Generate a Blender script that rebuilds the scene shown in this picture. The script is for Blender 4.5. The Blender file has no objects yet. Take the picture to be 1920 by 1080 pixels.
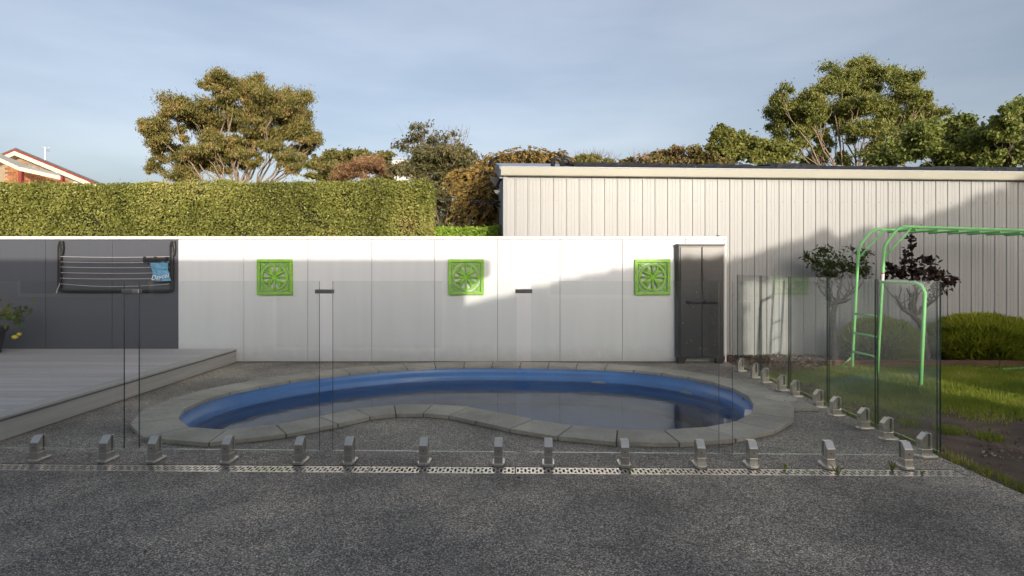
import bpy, bmesh, math, random
import numpy as np
from mathutils import Vector, Matrix, geometry, noise

random.seed(7)
RNG = np.random.default_rng(7)
R = math.radians
scene = bpy.context.scene
COL = scene.collection

# ------------------------------------------------------------------ camera, sky, sun, exposure
CAM_H, FOC, VPX, HOR = 1.38, 1100.0, 970.0, 502.0
cam_data = bpy.data.cameras.new('camera')
cam_data.sensor_width = 36.0
cam_data.lens = FOC / 1920.0 * 36.0
cam_data.shift_x = -(VPX - 960.0) / 1920.0
cam_data.shift_y = -(540.0 - HOR) / 1920.0
cam_data.clip_end = 2000.0
cam_data.clip_start = 0.05
cam = bpy.data.objects.new('camera', cam_data)
COL.objects.link(cam)
cam.location = (0, 0, CAM_H)
cam.rotation_euler = (R(90), 0, 0)
scene.camera = cam

SUN_AZ, SUN_EL = R(20), R(8.0)          # azimuth measured from straight behind the camera towards +X
to_sun = Vector((math.sin(SUN_AZ) * math.cos(SUN_EL), -math.cos(SUN_AZ) * math.cos(SUN_EL), math.sin(SUN_EL)))
world = bpy.data.worlds.new('World')
scene.world = world
world.use_nodes = True
wn, wl = world.node_tree.nodes, world.node_tree.links
bg = wn['Background']
sky = wn.new('ShaderNodeTexSky')
sky.sky_type = 'NISHITA'
sky.sun_disc = False
sky.sun_elevation = SUN_EL
sky.sun_rotation = math.atan2(to_sun.x, to_sun.y)
sky.altitude = 0.0
sky.air_density = 0.8
sky.dust_density = 5.0
sky.ozone_density = 2.0
# thin streaky high cloud over the sky
wtc = wn.new('ShaderNodeTexCoord')
wmap = wn.new('ShaderNodeMapping'); wmap.inputs['Scale'].default_value = (1.2, 1.2, 5.0)
wmap.inputs['Rotation'].default_value = (R(8), R(-14), R(20))
wnoi = wn.new('ShaderNodeTexNoise'); wnoi.inputs['Scale'].default_value = 1.6
wnoi.inputs['Detail'].default_value = 5.0; wnoi.inputs['Roughness'].default_value = 0.5
wramp = wn.new('ShaderNodeValToRGB')
wramp.color_ramp.elements[0].position = 0.36; wramp.color_ramp.elements[0].color = (0, 0, 0, 1)
wramp.color_ramp.elements[1].position = 0.66; wramp.color_ramp.elements[1].color = (0.85, 0.85, 0.85, 1)
wmix = wn.new('ShaderNodeMixRGB'); wmix.blend_type = 'MIX'
wgain = wn.new('ShaderNodeMixRGB'); wgain.blend_type = 'MULTIPLY'; wgain.inputs['Fac'].default_value = 1.0
wgain.inputs['Color2'].default_value = (1.42, 1.31, 1.22, 1)
wl.new(wtc.outputs['Generated'], wmap.inputs['Vector'])
wl.new(wmap.outputs['Vector'], wnoi.inputs['Vector'])
wl.new(wnoi.outputs['Fac'], wramp.inputs['Fac'])
wveil = wn.new('ShaderNodeHueSaturation'); wveil.inputs['Saturation'].default_value = 0.60   # a thin high veil greys the blue
wl.new(sky.outputs['Color'], wveil.inputs['Color'])
wl.new(wveil.outputs['Color'], wgain.inputs['Color1'])
wl.new(wveil.outputs['Color'], wmix.inputs['Color1'])
wl.new(wgain.outputs['Color'], wmix.inputs['Color2'])
wl.new(wramp.outputs['Color'], wmix.inputs['Fac'])
wl.new(wmix.outputs['Color'], bg.inputs['Color'])
bg.inputs['Strength'].default_value = 0.15

sun_data = bpy.data.lights.new('sun', 'SUN')
sun_data.energy = 2.0
sun_data.angle = R(0.53)
sun_data.color = (1.0, 0.89, 0.74)
sun = bpy.data.objects.new('sun', sun_data)
COL.objects.link(sun)
sun.rotation_euler = to_sun.to_track_quat('Z', 'Y').to_euler()
sun.location = to_sun * 60

scene.view_settings.view_transform = 'Standard'
scene.view_settings.look = 'None'
scene.view_settings.gamma = 1.0
scene.view_settings.use_curve_mapping = False
scene.view_settings.exposure = 0.9
scene.render.engine = 'CYCLES'
scene.cycles.max_bounces = 12
scene.cycles.transparent_max_bounces = 24

# ------------------------------------------------------------------ helpers
def P(u, v, d):
    """point of the place seen at photo pixel (u, v) standing d metres in front of the camera"""
    return Vector(((u - VPX) * d / FOC, d, CAM_H - (v - HOR) * d / FOC))

def GX(u, d):
    return (u - VPX) * d / FOC

def GZ(v, d):
    return CAM_H - (v - HOR) * d / FOC

def ground_depth(v, h=0.0):
    return (CAM_H - h) * FOC / (v - HOR)

class MB:
    """collects faces; build() links them as one mesh object"""
    def __init__(self):
        self.v, self.f, self.m = [], [], []
    def face(self, pts, mi=0):
        n = len(self.v)
        self.v += [tuple(p) for p in pts]
        self.f.append(tuple(range(n, n + len(pts)))); self.m.append(mi)
    def box(self, a, b, mi=0):
        x0, y0, z0 = a; x1, y1, z1 = b
        c = [(x0,y0,z0),(x1,y0,z0),(x1,y1,z0),(x0,y1,z0),(x0,y0,z1),(x1,y0,z1),(x1,y1,z1),(x0,y1,z1)]
        self.hexa(c, mi)
    def hexa(self, c, mi=0):
        n = len(self.v); self.v += [tuple(p) for p in c]
        for q in ((0,3,2,1),(4,5,6,7),(0,1,5,4),(1,2,6,5),(2,3,7,6),(3,0,4,7)):
            self.f.append(tuple(n + i for i in q)); self.m.append(mi)
    def prism(self, poly, z0, z1, mi=0):
        """poly: list of (x, y) anticlockwise"""
        n = len(self.v); k = len(poly)
        self.v += [(p[0], p[1], z0) for p in poly] + [(p[0], p[1], z1) for p in poly]
        self.f.append(tuple(n + k - 1 - i for i in range(k))); self.m.append(mi)
        self.f.append(tuple(n + k + i for i in range(k))); self.m.append(mi)
        for i in range(k):
            j = (i + 1) % k
            self.f.append((n + i, n + j, n + k + j, n + k + i)); self.m.append(mi)
    def extrude(self, poly3, vec, mi=0):
        """closed 3D polygon pushed along vec"""
        n = len(self.v); k = len(poly3); vec = Vector(vec)
        self.v += [tuple(p) for p in poly3] + [tuple(Vector(p) + vec) for p in poly3]
        self.f.append(tuple(n + i for i in range(k))); self.m.append(mi)
        self.f.append(tuple(n + 2 * k - 1 - i for i in range(k))); self.m.append(mi)
        for i in range(k):
            j = (i + 1) % k
            self.f.append((n + j, n + i, n + k + i, n + k + j)); self.m.append(mi)
    def tube(self, pts, radii, sides=8, mi=0, cap=True):
        pts = [Vector(p) for p in pts]
        if not hasattr(radii, '__len__'): radii = [radii] * len(pts)
        n0 = len(self.v); ref = None
        for i, p in enumerate(pts):
            d = (pts[min(i + 1, len(pts) - 1)] - pts[max(i - 1, 0)])
            if d.length < 1e-9: d = Vector((0, 0, 1))
            d.normalize()
            if ref is None:
                ref = d.orthogonal().normalized()
            else:
                ref = (ref - d * ref.dot(d))
                ref = ref.normalized() if ref.length > 1e-6 else d.orthogonal().normalized()
            b = d.cross(ref)
            for s in range(sides):
                a = 2 * math.pi * s / sides
                self.v.append(tuple(p + (ref * math.cos(a) + b * math.sin(a)) * radii[i]))
        for i in range(len(pts) - 1):
            for s in range(sides):
                t = (s + 1) % sides
                self.f.append((n0 + i*sides + s, n0 + i*sides + t, n0 + (i+1)*sides + t, n0 + (i+1)*sides + s)); self.m.append(mi)
        if cap:
            self.f.append(tuple(n0 + sides - 1 - s for s in range(sides))); self.m.append(mi)
            e = n0 + (len(pts) - 1) * sides
            self.f.append(tuple(e + s for s in range(sides))); self.m.append(mi)
    def mesh(self, name, mats, origin=(0, 0, 0), smooth=False):
        me = bpy.data.meshes.new(name)
        o = Vector(origin)
        me.from_pydata([(x - o.x, y - o.y, z - o.z) for x, y, z in self.v], [], self.f)
        if not isinstance(mats, (list, tuple)): mats = [mats]
        for m in mats: me.materials.append(m)
        if len(mats) > 1:
            me.polygons.foreach_set('material_index', self.m)
        if smooth:
            me.polygons.foreach_set('use_smooth', [True] * len(me.polygons))
        me.update()
        return me
    def build(self, name, mats, parent=None, smooth=False, bevel=0.0):
        org = world_of(parent) if parent else Vector((0, 0, 0))
        me = self.mesh(name, mats, org, smooth)
        ob = link(name, me, parent)
        if bevel:
            md = ob.modifiers.new('bevel', 'BEVEL'); md.width = bevel; md.segments = 2; md.limit_method = 'ANGLE'
        return ob

def world_of(o):
    p = Vector((0, 0, 0))
    while o is not None:
        p += o.location; o = o.parent
    return p

def link(name, data, parent=None, loc=(0, 0, 0)):
    ob = bpy.data.objects.new(name, data)
    COL.objects.link(ob)
    ob.parent = parent
    ob.location = loc
    return ob

def tag(o, label=None, cat=None, group=None, kind=None):
    if label: o['label'] = label
    if cat: o['category'] = cat
    if group: o['group'] = group
    if kind: o['kind'] = kind
    return o

def thing(name, label, cat, loc=(0, 0, 0), group=None):
    return tag(link(name, None, None, loc), label, cat, group)

def copy_tree(o, parent=None):
    c = o.copy(); COL.objects.link(c); c.parent = parent
    for ch in list(o.children): copy_tree(ch, c)
    return c

# ------------------------------------------------------------------ materials
def new_mat(name):
    m = bpy.data.materials.new(name); m.use_nodes = True
    nt = m.node_tree
    return m, nt.nodes, nt.links, nt.nodes['Principled BSDF']

def nd(n, typ, **inp):
    x = n.new(typ)
    for k, val in inp.items():
        x.inputs[k.replace('_', ' ')].default_value = val
    return x

def ramp(n, stops):
    r = n.new('ShaderNodeValToRGB')
    e = r.color_ramp.elements
    while len(e) < len(stops): e.new(0.5)
    for i, (p, c) in enumerate(stops):
        e[i].position = p; e[i].color = (c[0], c[1], c[2], 1)
    return r

def plain(name, col, rough=0.6, var=0.12, scale=6.0, bump=0.0, bscale=60.0, metallic=0.0, stretch=(1, 1, 1), spec=0.5, fine=0.0, each=0.0):
    """base colour with soft uneven wear, optional fine relief"""
    m, n, l, b = new_mat(name)
    geo = n.new('ShaderNodeNewGeometry')
    mp = n.new('ShaderNodeMapping'); mp.inputs['Scale'].default_value = stretch
    l.new(geo.outputs['Position'], mp.inputs['Vector'])
    t = nd(n, 'ShaderNodeTexNoise', Scale=scale, Detail=6.0, Roughness=0.6)
    l.new(mp.outputs['Vector'], t.inputs['Vector'])
    lo = [c * (1 - var) for c in col]; hi = [min(1, c * (1 + var)) for c in col]
    r = ramp(n, [(0.3, lo), (0.7, hi)])
    l.new(t.outputs['Fac'], r.inputs['Fac'])
    out = r.outputs['Color']
    if fine:
        t2 = nd(n, 'ShaderNodeTexNoise', Scale=scale * 14, Detail=3.0, Roughness=0.7)
        l.new(mp.outputs['Vector'], t2.inputs['Vector'])
        mr = nd(n, 'ShaderNodeMapRange'); mr.inputs['From Min'].default_value = 0.3; mr.inputs['From Max'].default_value = 0.7
        mr.inputs['To Min'].default_value = 1 - fine; mr.inputs['To Max'].default_value = 1 + fine
        l.new(t2.outputs['Fac'], mr.inputs['Value'])
        mx = n.new('ShaderNodeMixRGB'); mx.blend_type = 'MULTIPLY'; mx.inputs['Fac'].default_value = 1
        l.new(out, mx.inputs['Color1']); l.new(mr.outputs['Result'], mx.inputs['Color2'])
        out = mx.outputs['Color']
    if each:                      # every board or stone has its own tone
        oi = n.new('ShaderNodeObjectInfo'); mo = nd(n, 'ShaderNodeMapRange')
        mo.inputs['To Min'].default_value = 1 - each; mo.inputs['To Max'].default_value = 1 + each
        l.new(oi.outputs['Random'], mo.inputs['Value'])
        mq = n.new('ShaderNodeMixRGB'); mq.blend_type = 'MULTIPLY'; mq.inputs['Fac'].default_value = 1
        l.new(out, mq.inputs['Color1']); l.new(mo.outputs['Result'], mq.inputs['Color2']); out = mq.outputs['Color']
    l.new(out, b.inputs['Base Color'])
    b.inputs['Roughness'].default_value = rough
    b.inputs['Metallic'].default_value = metallic
    b.inputs['Specular IOR Level'].default_value = spec
    if bump:
        t3 = nd(n, 'ShaderNodeTexNoise', Scale=bscale, Detail=4.0)
        l.new(mp.outputs['Vector'], t3.inputs['Vector'])
        bp = nd(n, 'ShaderNodeBump', Strength=bump, Distance=0.02)
        l.new(t3.outputs['Fac'], bp.inputs['Height'])
        l.new(bp.outputs['Normal'], b.inputs['Normal'])
    return m

def leaf_mat(name, stops, rough=0.55, trans=0.35, drift=1.3):
    """leaf colour differs from leaf to leaf (random per island)"""
    m, n, l, b = new_mat(name)
    geo = n.new('ShaderNodeNewGeometry')
    r = ramp(n, stops)
    tn = nd(n, 'ShaderNodeTexNoise', Scale=drift, Detail=3.0); l.new(geo.outputs['Position'], tn.inputs['Vector'])
    mr = nd(n, 'ShaderNodeMapRange'); mr.inputs['From Min'].default_value = .32; mr.inputs['From Max'].default_value = .68; mr.inputs['To Min'].default_value = 0.0; mr.inputs['To Max'].default_value = .62
    l.new(tn.outputs['Fac'], mr.inputs['Value'])
    ma = n.new('ShaderNodeMath'); ma.operation = 'MULTIPLY_ADD'; ma.inputs[1].default_value = .42
    l.new(geo.outputs['Random Per Island'], ma.inputs[0]); l.new(mr.outputs['Result'], ma.inputs[2])
    l.new(ma.outputs['Value'], r.inputs['Fac'])
    l.new(r.outputs['Color'], b.inputs['Base Color'])
    b.inputs['Roughness'].default_value = rough
    b.inputs['Specular IOR Level'].default_value = 0.35
    tr = n.new('ShaderNodeBsdfTranslucent')
    l.new(r.outputs['Color'], tr.inputs['Color'])
    mx = n.new('ShaderNodeMixShader'); mx.inputs['Fac'].default_value = trans
    l.new(b.outputs['BSDF'], mx.inputs[1]); l.new(tr.outputs['BSDF'], mx.inputs[2])
    l.new(mx.outputs['Shader'], n['Material Output'].inputs['Surface'])
    return m

def aggregate_mat():
    m, n, l, b = new_mat('exposed_aggregate')
    geo = n.new('ShaderNodeNewGeometry')
    vo = nd(n, 'ShaderNodeTexVoronoi', Scale=165.0)
    l.new(geo.outputs['Position'], vo.inputs['Vector'])
    sep = n.new('ShaderNodeSeparateColor')
    l.new(vo.outputs['Color'], sep.inputs['Color'])
    r = ramp(n, [(0.0, (.045, .044, .044)), (0.30, (.09, .088, .086)), (0.58, (.17, .165, .158)), (0.78, (.30, .29, .272)), (0.92, (.44, .425, .40)), (1.0, (.60, .58, .54))])
    l.new(sep.outputs['Red'], r.inputs['Fac'])
    t = nd(n, 'ShaderNodeTexNoise', Scale=1.1, Detail=7.0, Roughness=0.62)
    l.new(geo.outputs['Position'], t.inputs['Vector'])
    r2 = ramp(n, [(0.30, (.64, .58, .52)), (0.5, (1.38, 1.24, 1.08)), (0.68, (2.15, 1.9, 1.55))])
    l.new(t.outputs['Fac'], r2.inputs['Fac'])
    mx = n.new('ShaderNodeMixRGB'); mx.blend_type = 'MULTIPLY'; mx.inputs['Fac'].default_value = 1
    l.new(r.outputs['Color'], mx.inputs['Color1']); l.new(r2.outputs['Color'], mx.inputs['Color2'])
    # pale scuffs of dried dirt
    t4 = nd(n, 'ShaderNodeTexNoise', Scale=2.6, Detail=8.0, Roughness=0.7)
    l.new(geo.outputs['Position'], t4.inputs['Vector'])
    r4 = ramp(n, [(0.54, (0, 0, 0)), (0.74, (.62, .62, .62))])
    l.new(t4.outputs['Fac'], r4.inputs['Fac'])
    mx2 = n.new('ShaderNodeMixRGB'); mx2.inputs['Color2'].default_value = (.34, .31, .25, 1)
    l.new(r4.outputs['Color'], mx2.inputs['Fac']); l.new(mx.outputs['Color'], mx2.inputs['Color1'])
    l.new(mx2.outputs['Color'], b.inputs['Base Color'])
    b.inputs['Roughness'].default_value = 0.62
    bp = nd(n, 'ShaderNodeBump', Strength=0.6, Distance=0.004)
    bp.invert = True
    l.new(vo.outputs['Distance'], bp.inputs['Height'])
    l.new(bp.outputs['Normal'], b.inputs['Normal'])
    return m

def glass_mat(name, tint, extra=0.0):
    """clear sheet glass: see-through, with a mirror share that grows at grazing angles"""
    m = bpy.data.materials.new(name); m.use_nodes = True
    n, l = m.node_tree.nodes, m.node_tree.links
    n.remove(n['Principled BSDF'])
    geo = n.new('ShaderNodeNewGeometry')
    io = n.new('ShaderNodeMix'); io.data_type = 'FLOAT'
    io.inputs['A'].default_value = 1.5; io.inputs['B'].default_value = 1 / 1.5
    l.new(geo.outputs['Backfacing'], io.inputs['Factor'])
    fr = n.new('ShaderNodeFresnel'); l.new(io.outputs['Result'], fr.inputs['IOR'])
    tr = n.new('ShaderNodeBsdfTransparent'); tr.inputs['Color'].default_value = (*tint, 1)
    gl = n.new('ShaderNodeBsdfGlossy'); gl.inputs['Roughness'].default_value = 0.0
    gl.inputs['Color'].default_value = (.95, .97, .96, 1)
    mx = n.new('ShaderNodeMixShader')
    l.new(fr.outputs['Fac'], mx.inputs['Fac']); l.new(tr.outputs['BSDF'], mx.inputs[1]); l.new(gl.outputs['BSDF'], mx.inputs[2])
    # a film of dust and dried splashes
    df = n.new('ShaderNodeBsdfDiffuse'); df.inputs['Color'].default_value = (.7, .7, .68, 1)
    t = nd(n, 'ShaderNodeTexNoise', Scale=2.2, Detail=6.0, Roughness=0.65)
    l.new(geo.outputs['Position'], t.inputs['Vector'])
    r = ramp(n, [(0.4, (.004 + extra,) * 3), (0.85, (.022 + extra,) * 3)])
    l.new(t.outputs['Fac'], r.inputs['Fac'])
    mx2 = n.new('ShaderNodeMixShader')
    l.new(r.outputs['Color'], mx2.inputs['Fac']); l.new(mx.outputs['Shader'], mx2.inputs[1]); l.new(df.outputs['BSDF'], mx2.inputs[2])
    l.new(mx2.outputs['Shader'], n['Material Output'].inputs['Surface'])
    return m

def water_mat():
    m = bpy.data.materials.new('pool_water'); m.use_nodes = True
    n, l = m.node_tree.nodes, m.node_tree.links
    n.remove(n['Principled BSDF'])
    geo = n.new('ShaderNodeNewGeometry')
    mp = n.new('ShaderNodeMapping'); mp.inputs['Scale'].default_value = (2.2, 7.0, 1.0)
    l.new(geo.outputs['Position'], mp.inputs['Vector'])
    t = nd(n, 'ShaderNodeTexNoise', Scale=1.0, Detail=3.0, Roughness=0.5)
    l.new(mp.outputs['Vector'], t.inputs['Vector'])
    bp = nd(n, 'ShaderNodeBump', Strength=0.10, Distance=0.02)
    l.new(t.outputs['Fac'], bp.inputs['Height'])
    fr = n.new('ShaderNodeFresnel'); fr.inputs['IOR'].default_value = 1.55
    l.new(bp.outputs['Normal'], fr.inputs['Normal'])
    tr = n.new('ShaderNodeBsdfRefraction'); tr.inputs['Color'].default_value = (.93, .985, 1, 1)
    tr.inputs['IOR'].default_value = 1.33; tr.inputs['Roughness'].default_value = 0.0
    l.new(bp.outputs['Normal'], tr.inputs['Normal'])
    gl = n.new('ShaderNodeBsdfGlossy'); gl.inputs['Roughness'].default_value = 0.01
    gl.inputs['Color'].default_value = (.90, .95, 1, 1)
    l.new(bp.outputs['Normal'], gl.inputs['Normal'])
    mx = n.new('ShaderNodeMixShader')
    l.new(fr.outputs['Fac'], mx.inputs['Fac']); l.new(tr.outputs['BSDF'], mx.inputs[1]); l.new(gl.outputs['BSDF'], mx.inputs[2])
    l.new(mx.outputs['Shader'], n['Material Output'].inputs['Surface'])
    return m

def soil_mat(name, a, b_, c, scale=2.0):
    m, n, l, b = new_mat(name)
    geo = n.new('ShaderNodeNewGeometry')
    t = nd(n, 'ShaderNodeTexNoise', Scale=scale, Detail=9.0, Roughness=0.65)
    l.new(geo.outputs['Position'], t.inputs['Vector'])
    r = ramp(n, [(0.35, a), (0.52, b_), (0.7, c)])
    l.new(t.outputs['Fac'], r.inputs['Fac']); l.new(r.outputs['Color'], b.inputs['Base Color'])
    t3 = nd(n, 'ShaderNodeTexNoise', Scale=45.0, Detail=6.0)
    l.new(geo.outputs['Position'], t3.inputs['Vector'])
    bp = nd(n, 'ShaderNodeBump', Strength=0.8, Distance=0.03)
    l.new(t3.outputs['Fac'], bp.inputs['Height']); l.new(bp.outputs['Normal'], b.inputs['Normal'])
    b.inputs['Roughness'].default_value = 0.95
    return m

def wall_mat(name, col, dirt):
    m, n, l, b = new_mat(name)
    geo = n.new('ShaderNodeNewGeometry')
    sep = n.new('ShaderNodeSeparateXYZ'); l.new(geo.outputs['Position'], sep.inputs['Vector'])
    mp = n.new('ShaderNodeMapping'); mp.inputs['Scale'].default_value = (5.0, 5.0, .35)
    l.new(geo.outputs['Position'], mp.inputs['Vector'])
    t = nd(n, 'ShaderNodeTexNoise', Scale=2.0, Detail=7.0, Roughness=0.65); l.new(mp.outputs['Vector'], t.inputs['Vector'])
    r = ramp(n, [(0.30, [c * .972 for c in col]), (0.62, [min(1, c * 1.02) for c in col])]); l.new(t.outputs['Fac'], r.inputs['Fac'])
    t2 = nd(n, 'ShaderNodeTexNoise', Scale=7.0, Detail=6.0, Roughness=0.7); l.new(geo.outputs['Position'], t2.inputs['Vector'])
    ad = n.new('ShaderNodeMath'); ad.operation = 'MULTIPLY_ADD'; ad.inputs[1].default_value = -.34; l.new(t2.outputs['Fac'], ad.inputs[0]); l.new(sep.outputs['Z'], ad.inputs[2])
    mr = nd(n, 'ShaderNodeMapRange'); mr.inputs['From Min'].default_value = -.17; mr.inputs['From Max'].default_value = .10; mr.inputs['To Min'].default_value = dirt; mr.inputs['To Max'].default_value = 0.0
    l.new(ad.outputs['Value'], mr.inputs['Value'])
    mx = n.new('ShaderNodeMixRGB'); mx.inputs['Color2'].default_value = (.20, .17, .13, 1)
    l.new(mr.outputs['Result'], mx.inputs['Fac']); l.new(r.outputs['Color'], mx.inputs['Color1']); l.new(mx.outputs['Color'], b.inputs['Base Color'])
    t3 = nd(n, 'ShaderNodeTexNoise', Scale=2.4, Detail=2.0); l.new(geo.outputs['Position'], t3.inputs['Vector'])
    bp = nd(n, 'ShaderNodeBump', Strength=.10, Distance=.03); l.new(t3.outputs['Fac'], bp.inputs['Height']); l.new(bp.outputs['Normal'], b.inputs['Normal'])
    b.inputs['Roughness'].default_value = .5
    return m

M = {}
M['agg'] = aggregate_mat()
M['white_panel'] = wall_mat('white_wall_paint', (.665, .685, .715), .32)
M['dark_panel'] = wall_mat('charcoal_wall_paint', (.082, .089, .108), .2)
M['cap'] = plain('wall_cap_paint', (.80, .79, .77), .45, .03, 3)
M['joint'] = plain('joint_backing', (.16, .16, .16), .9, .1)
M['deck'] = plain('composite_deck', (.54, .505, .495), .6, .16, 2.5, bump=.25, bscale=12, stretch=(.35, 9, 9), fine=.10, each=.10)
M['deck_side'] = plain('composite_fascia', (.48, .45, .415), .6, .12, 2.5, bump=.2, bscale=12, stretch=(9, .35, 9), fine=.08)
M['coping'] = plain('bluestone_paver', (.40, .368, .305), .7, .24, 2.2, bump=.25, bscale=55, fine=.12, each=.09)
M['grout'] = plain('paver_mortar', (.06, .06, .056), .95, .2, 8)
M['pool'] = plain('blue_pool_shell', (.075, .20, .47), .28, .16, 2.0, spec=.6, fine=.04)
M['white_plastic'] = plain('white_plastic', (.75, .74, .70), .4, .05)
M['fitting'] = plain('grey_pool_fitting', (.30, .34, .38), .4, .08)
M['cream_plastic'] = plain('aged_cream_plastic', (.52, .47, .38), .5, .08, 9)
M['steel'] = plain('satin_stainless', (.60, .58, .54), .34, .08, 14, metallic=.9)
M['dark_steel'] = plain('dark_clamp', (.22, .215, .21), .45, .08, 14, metallic=.3)
M['glass'] = glass_mat('clear_pool_glass', (.978, .990, .984))
M['glass_edge'] = plain('green_glass_edge', (.018, .05, .042), .25, .15, 9, spec=.4)
M['glass_foot_glint'] = plain('glass_edge_glint', (.62, .66, .62), .15, .08, 9, spec=.9)  # pale colour stands in for the light reflected along the pane's bottom edge
M['grate'] = plain('galvanised_grate', (.62, .59, .55), .24, .12, 14, metallic=.75)
M['black_void'] = plain('drain_channel', (.015, .015, .014), .9, .3)
M['black_plastic'] = plain('black_plastic', (.018, .018, .02), .42, .15, 8)
M['cabinet'] = plain('charcoal_resin', (.036, .038, .043), .30, .12, 3.5, bump=.05, bscale=150, fine=.03)
M['cabinet_trim'] = plain('taupe_resin', (.16, .15, .14), .45, .1, 4)
M['cord'] = plain('grey_line_cord', (.55, .53, .52), .7, .05)
M['bag'] = plain('blue_cloth', (.13, .32, .50), .8, .18, 22, bump=.5, bscale=35)
M['print'] = plain('white_print', (.82, .84, .86), .7, .02)
M['plaque'] = plain('green_painted_resin', (.235, .50, .06), .55, .2, 14, bump=.2, bscale=50)
M['green_steel'] = plain('green_powder_coat', (.25, .68, .23), .38, .12, 7)
M['sticker_red'] = plain('red_sticker', (.55, .06, .04), .5, .03)
M['shed'] = plain('cream_steel_sheet', (.30, .308, .315), .45, .04, 1.2, stretch=(3, 3, .4), fine=.02)
M['shed_trim'] = plain('cream_gutter', (.34, .335, .285), .4, .05, 2)
M['shed_end_shade'] = plain('shaded_end_steel', (.20, .24, .31), .5, .06, 2)  # blue-grey puts the shade on the shed's end face into the colour
M['roof_steel'] = plain('grey_blue_roofing', (.30, .34, .42), .45, .08, 3)
M['mat_black'] = plain('solar_matting', (.022, .022, .024), .5, .3, 9, bump=.5, bscale=30)
M['ground'] = soil_mat('distant_ground', (.05, .06, .02), (.07, .08, .03), (.10, .09, .05), .2)
M['soil'] = soil_mat('bare_soil', (.075, .052, .036), (.13, .09, .062), (.20, .145, .098), 2.4)
M['mulch'] = soil_mat('bark_mulch', (.05, .032, .022), (.10, .068, .046), (.20, .145, .10), 9.0)
M['sleeper'] = plain('timber_sleeper', (.115, .062, .042), .85, .25, 3, bump=.5, bscale=18, stretch=(.5, 6, 6), fine=.15)
M['stone'] = plain('pale_stone', (.42, .38, .33), .8, .2, 20)
M['bark'] = plain('pale_gum_bark', (.27, .205, .145), .8, .3, 5, stretch=(3, 3, .8), fine=.1)
M['bark_dark'] = plain('grey_bark', (.10, .082, .066), .9, .3, 14, bump=.6, bscale=40)
M['twig'] = plain('thin_twig', (.16, .115, .085), .9, .25, 6)
M['twig_red'] = plain('reddish_twig', (.22, .11, .075), .9, .25, 6)
M['brick'] = None
M['mortar'] = plain('brick_mortar', (.36, .28, .20), .9, .12, 4)
M['brick_a'] = plain('orange_brick', (.33, .135, .055), .85, .2, 3.5, stretch=(1, 1, 5), each=.35)
M['barge'] = plain('cream_barge_board', (.72, .66, .52), .5, .05)
M['roof_red'] = plain('dark_red_trim', (.26, .05, .04), .5, .1)
M['roof_tile'] = plain('slate_grey_tiles', (.10, .115, .135), .6, .15, 3)
M['lining'] = plain('pale_soffit', (.55, .50, .42), .6, .05)
M['terracotta'] = plain('black_pot', (.015, .015, .017), .5, .2)
M['lemon'] = plain('lemon_skin', (.55, .46, .02), .4, .12, 30, bump=.2, bscale=120)
M['render'] = plain('house_render', (.40, .37, .34), .8, .06, 2)
M['dark_glass'] = plain('window_dark', (.02, .024, .028), .05, .1)

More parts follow.
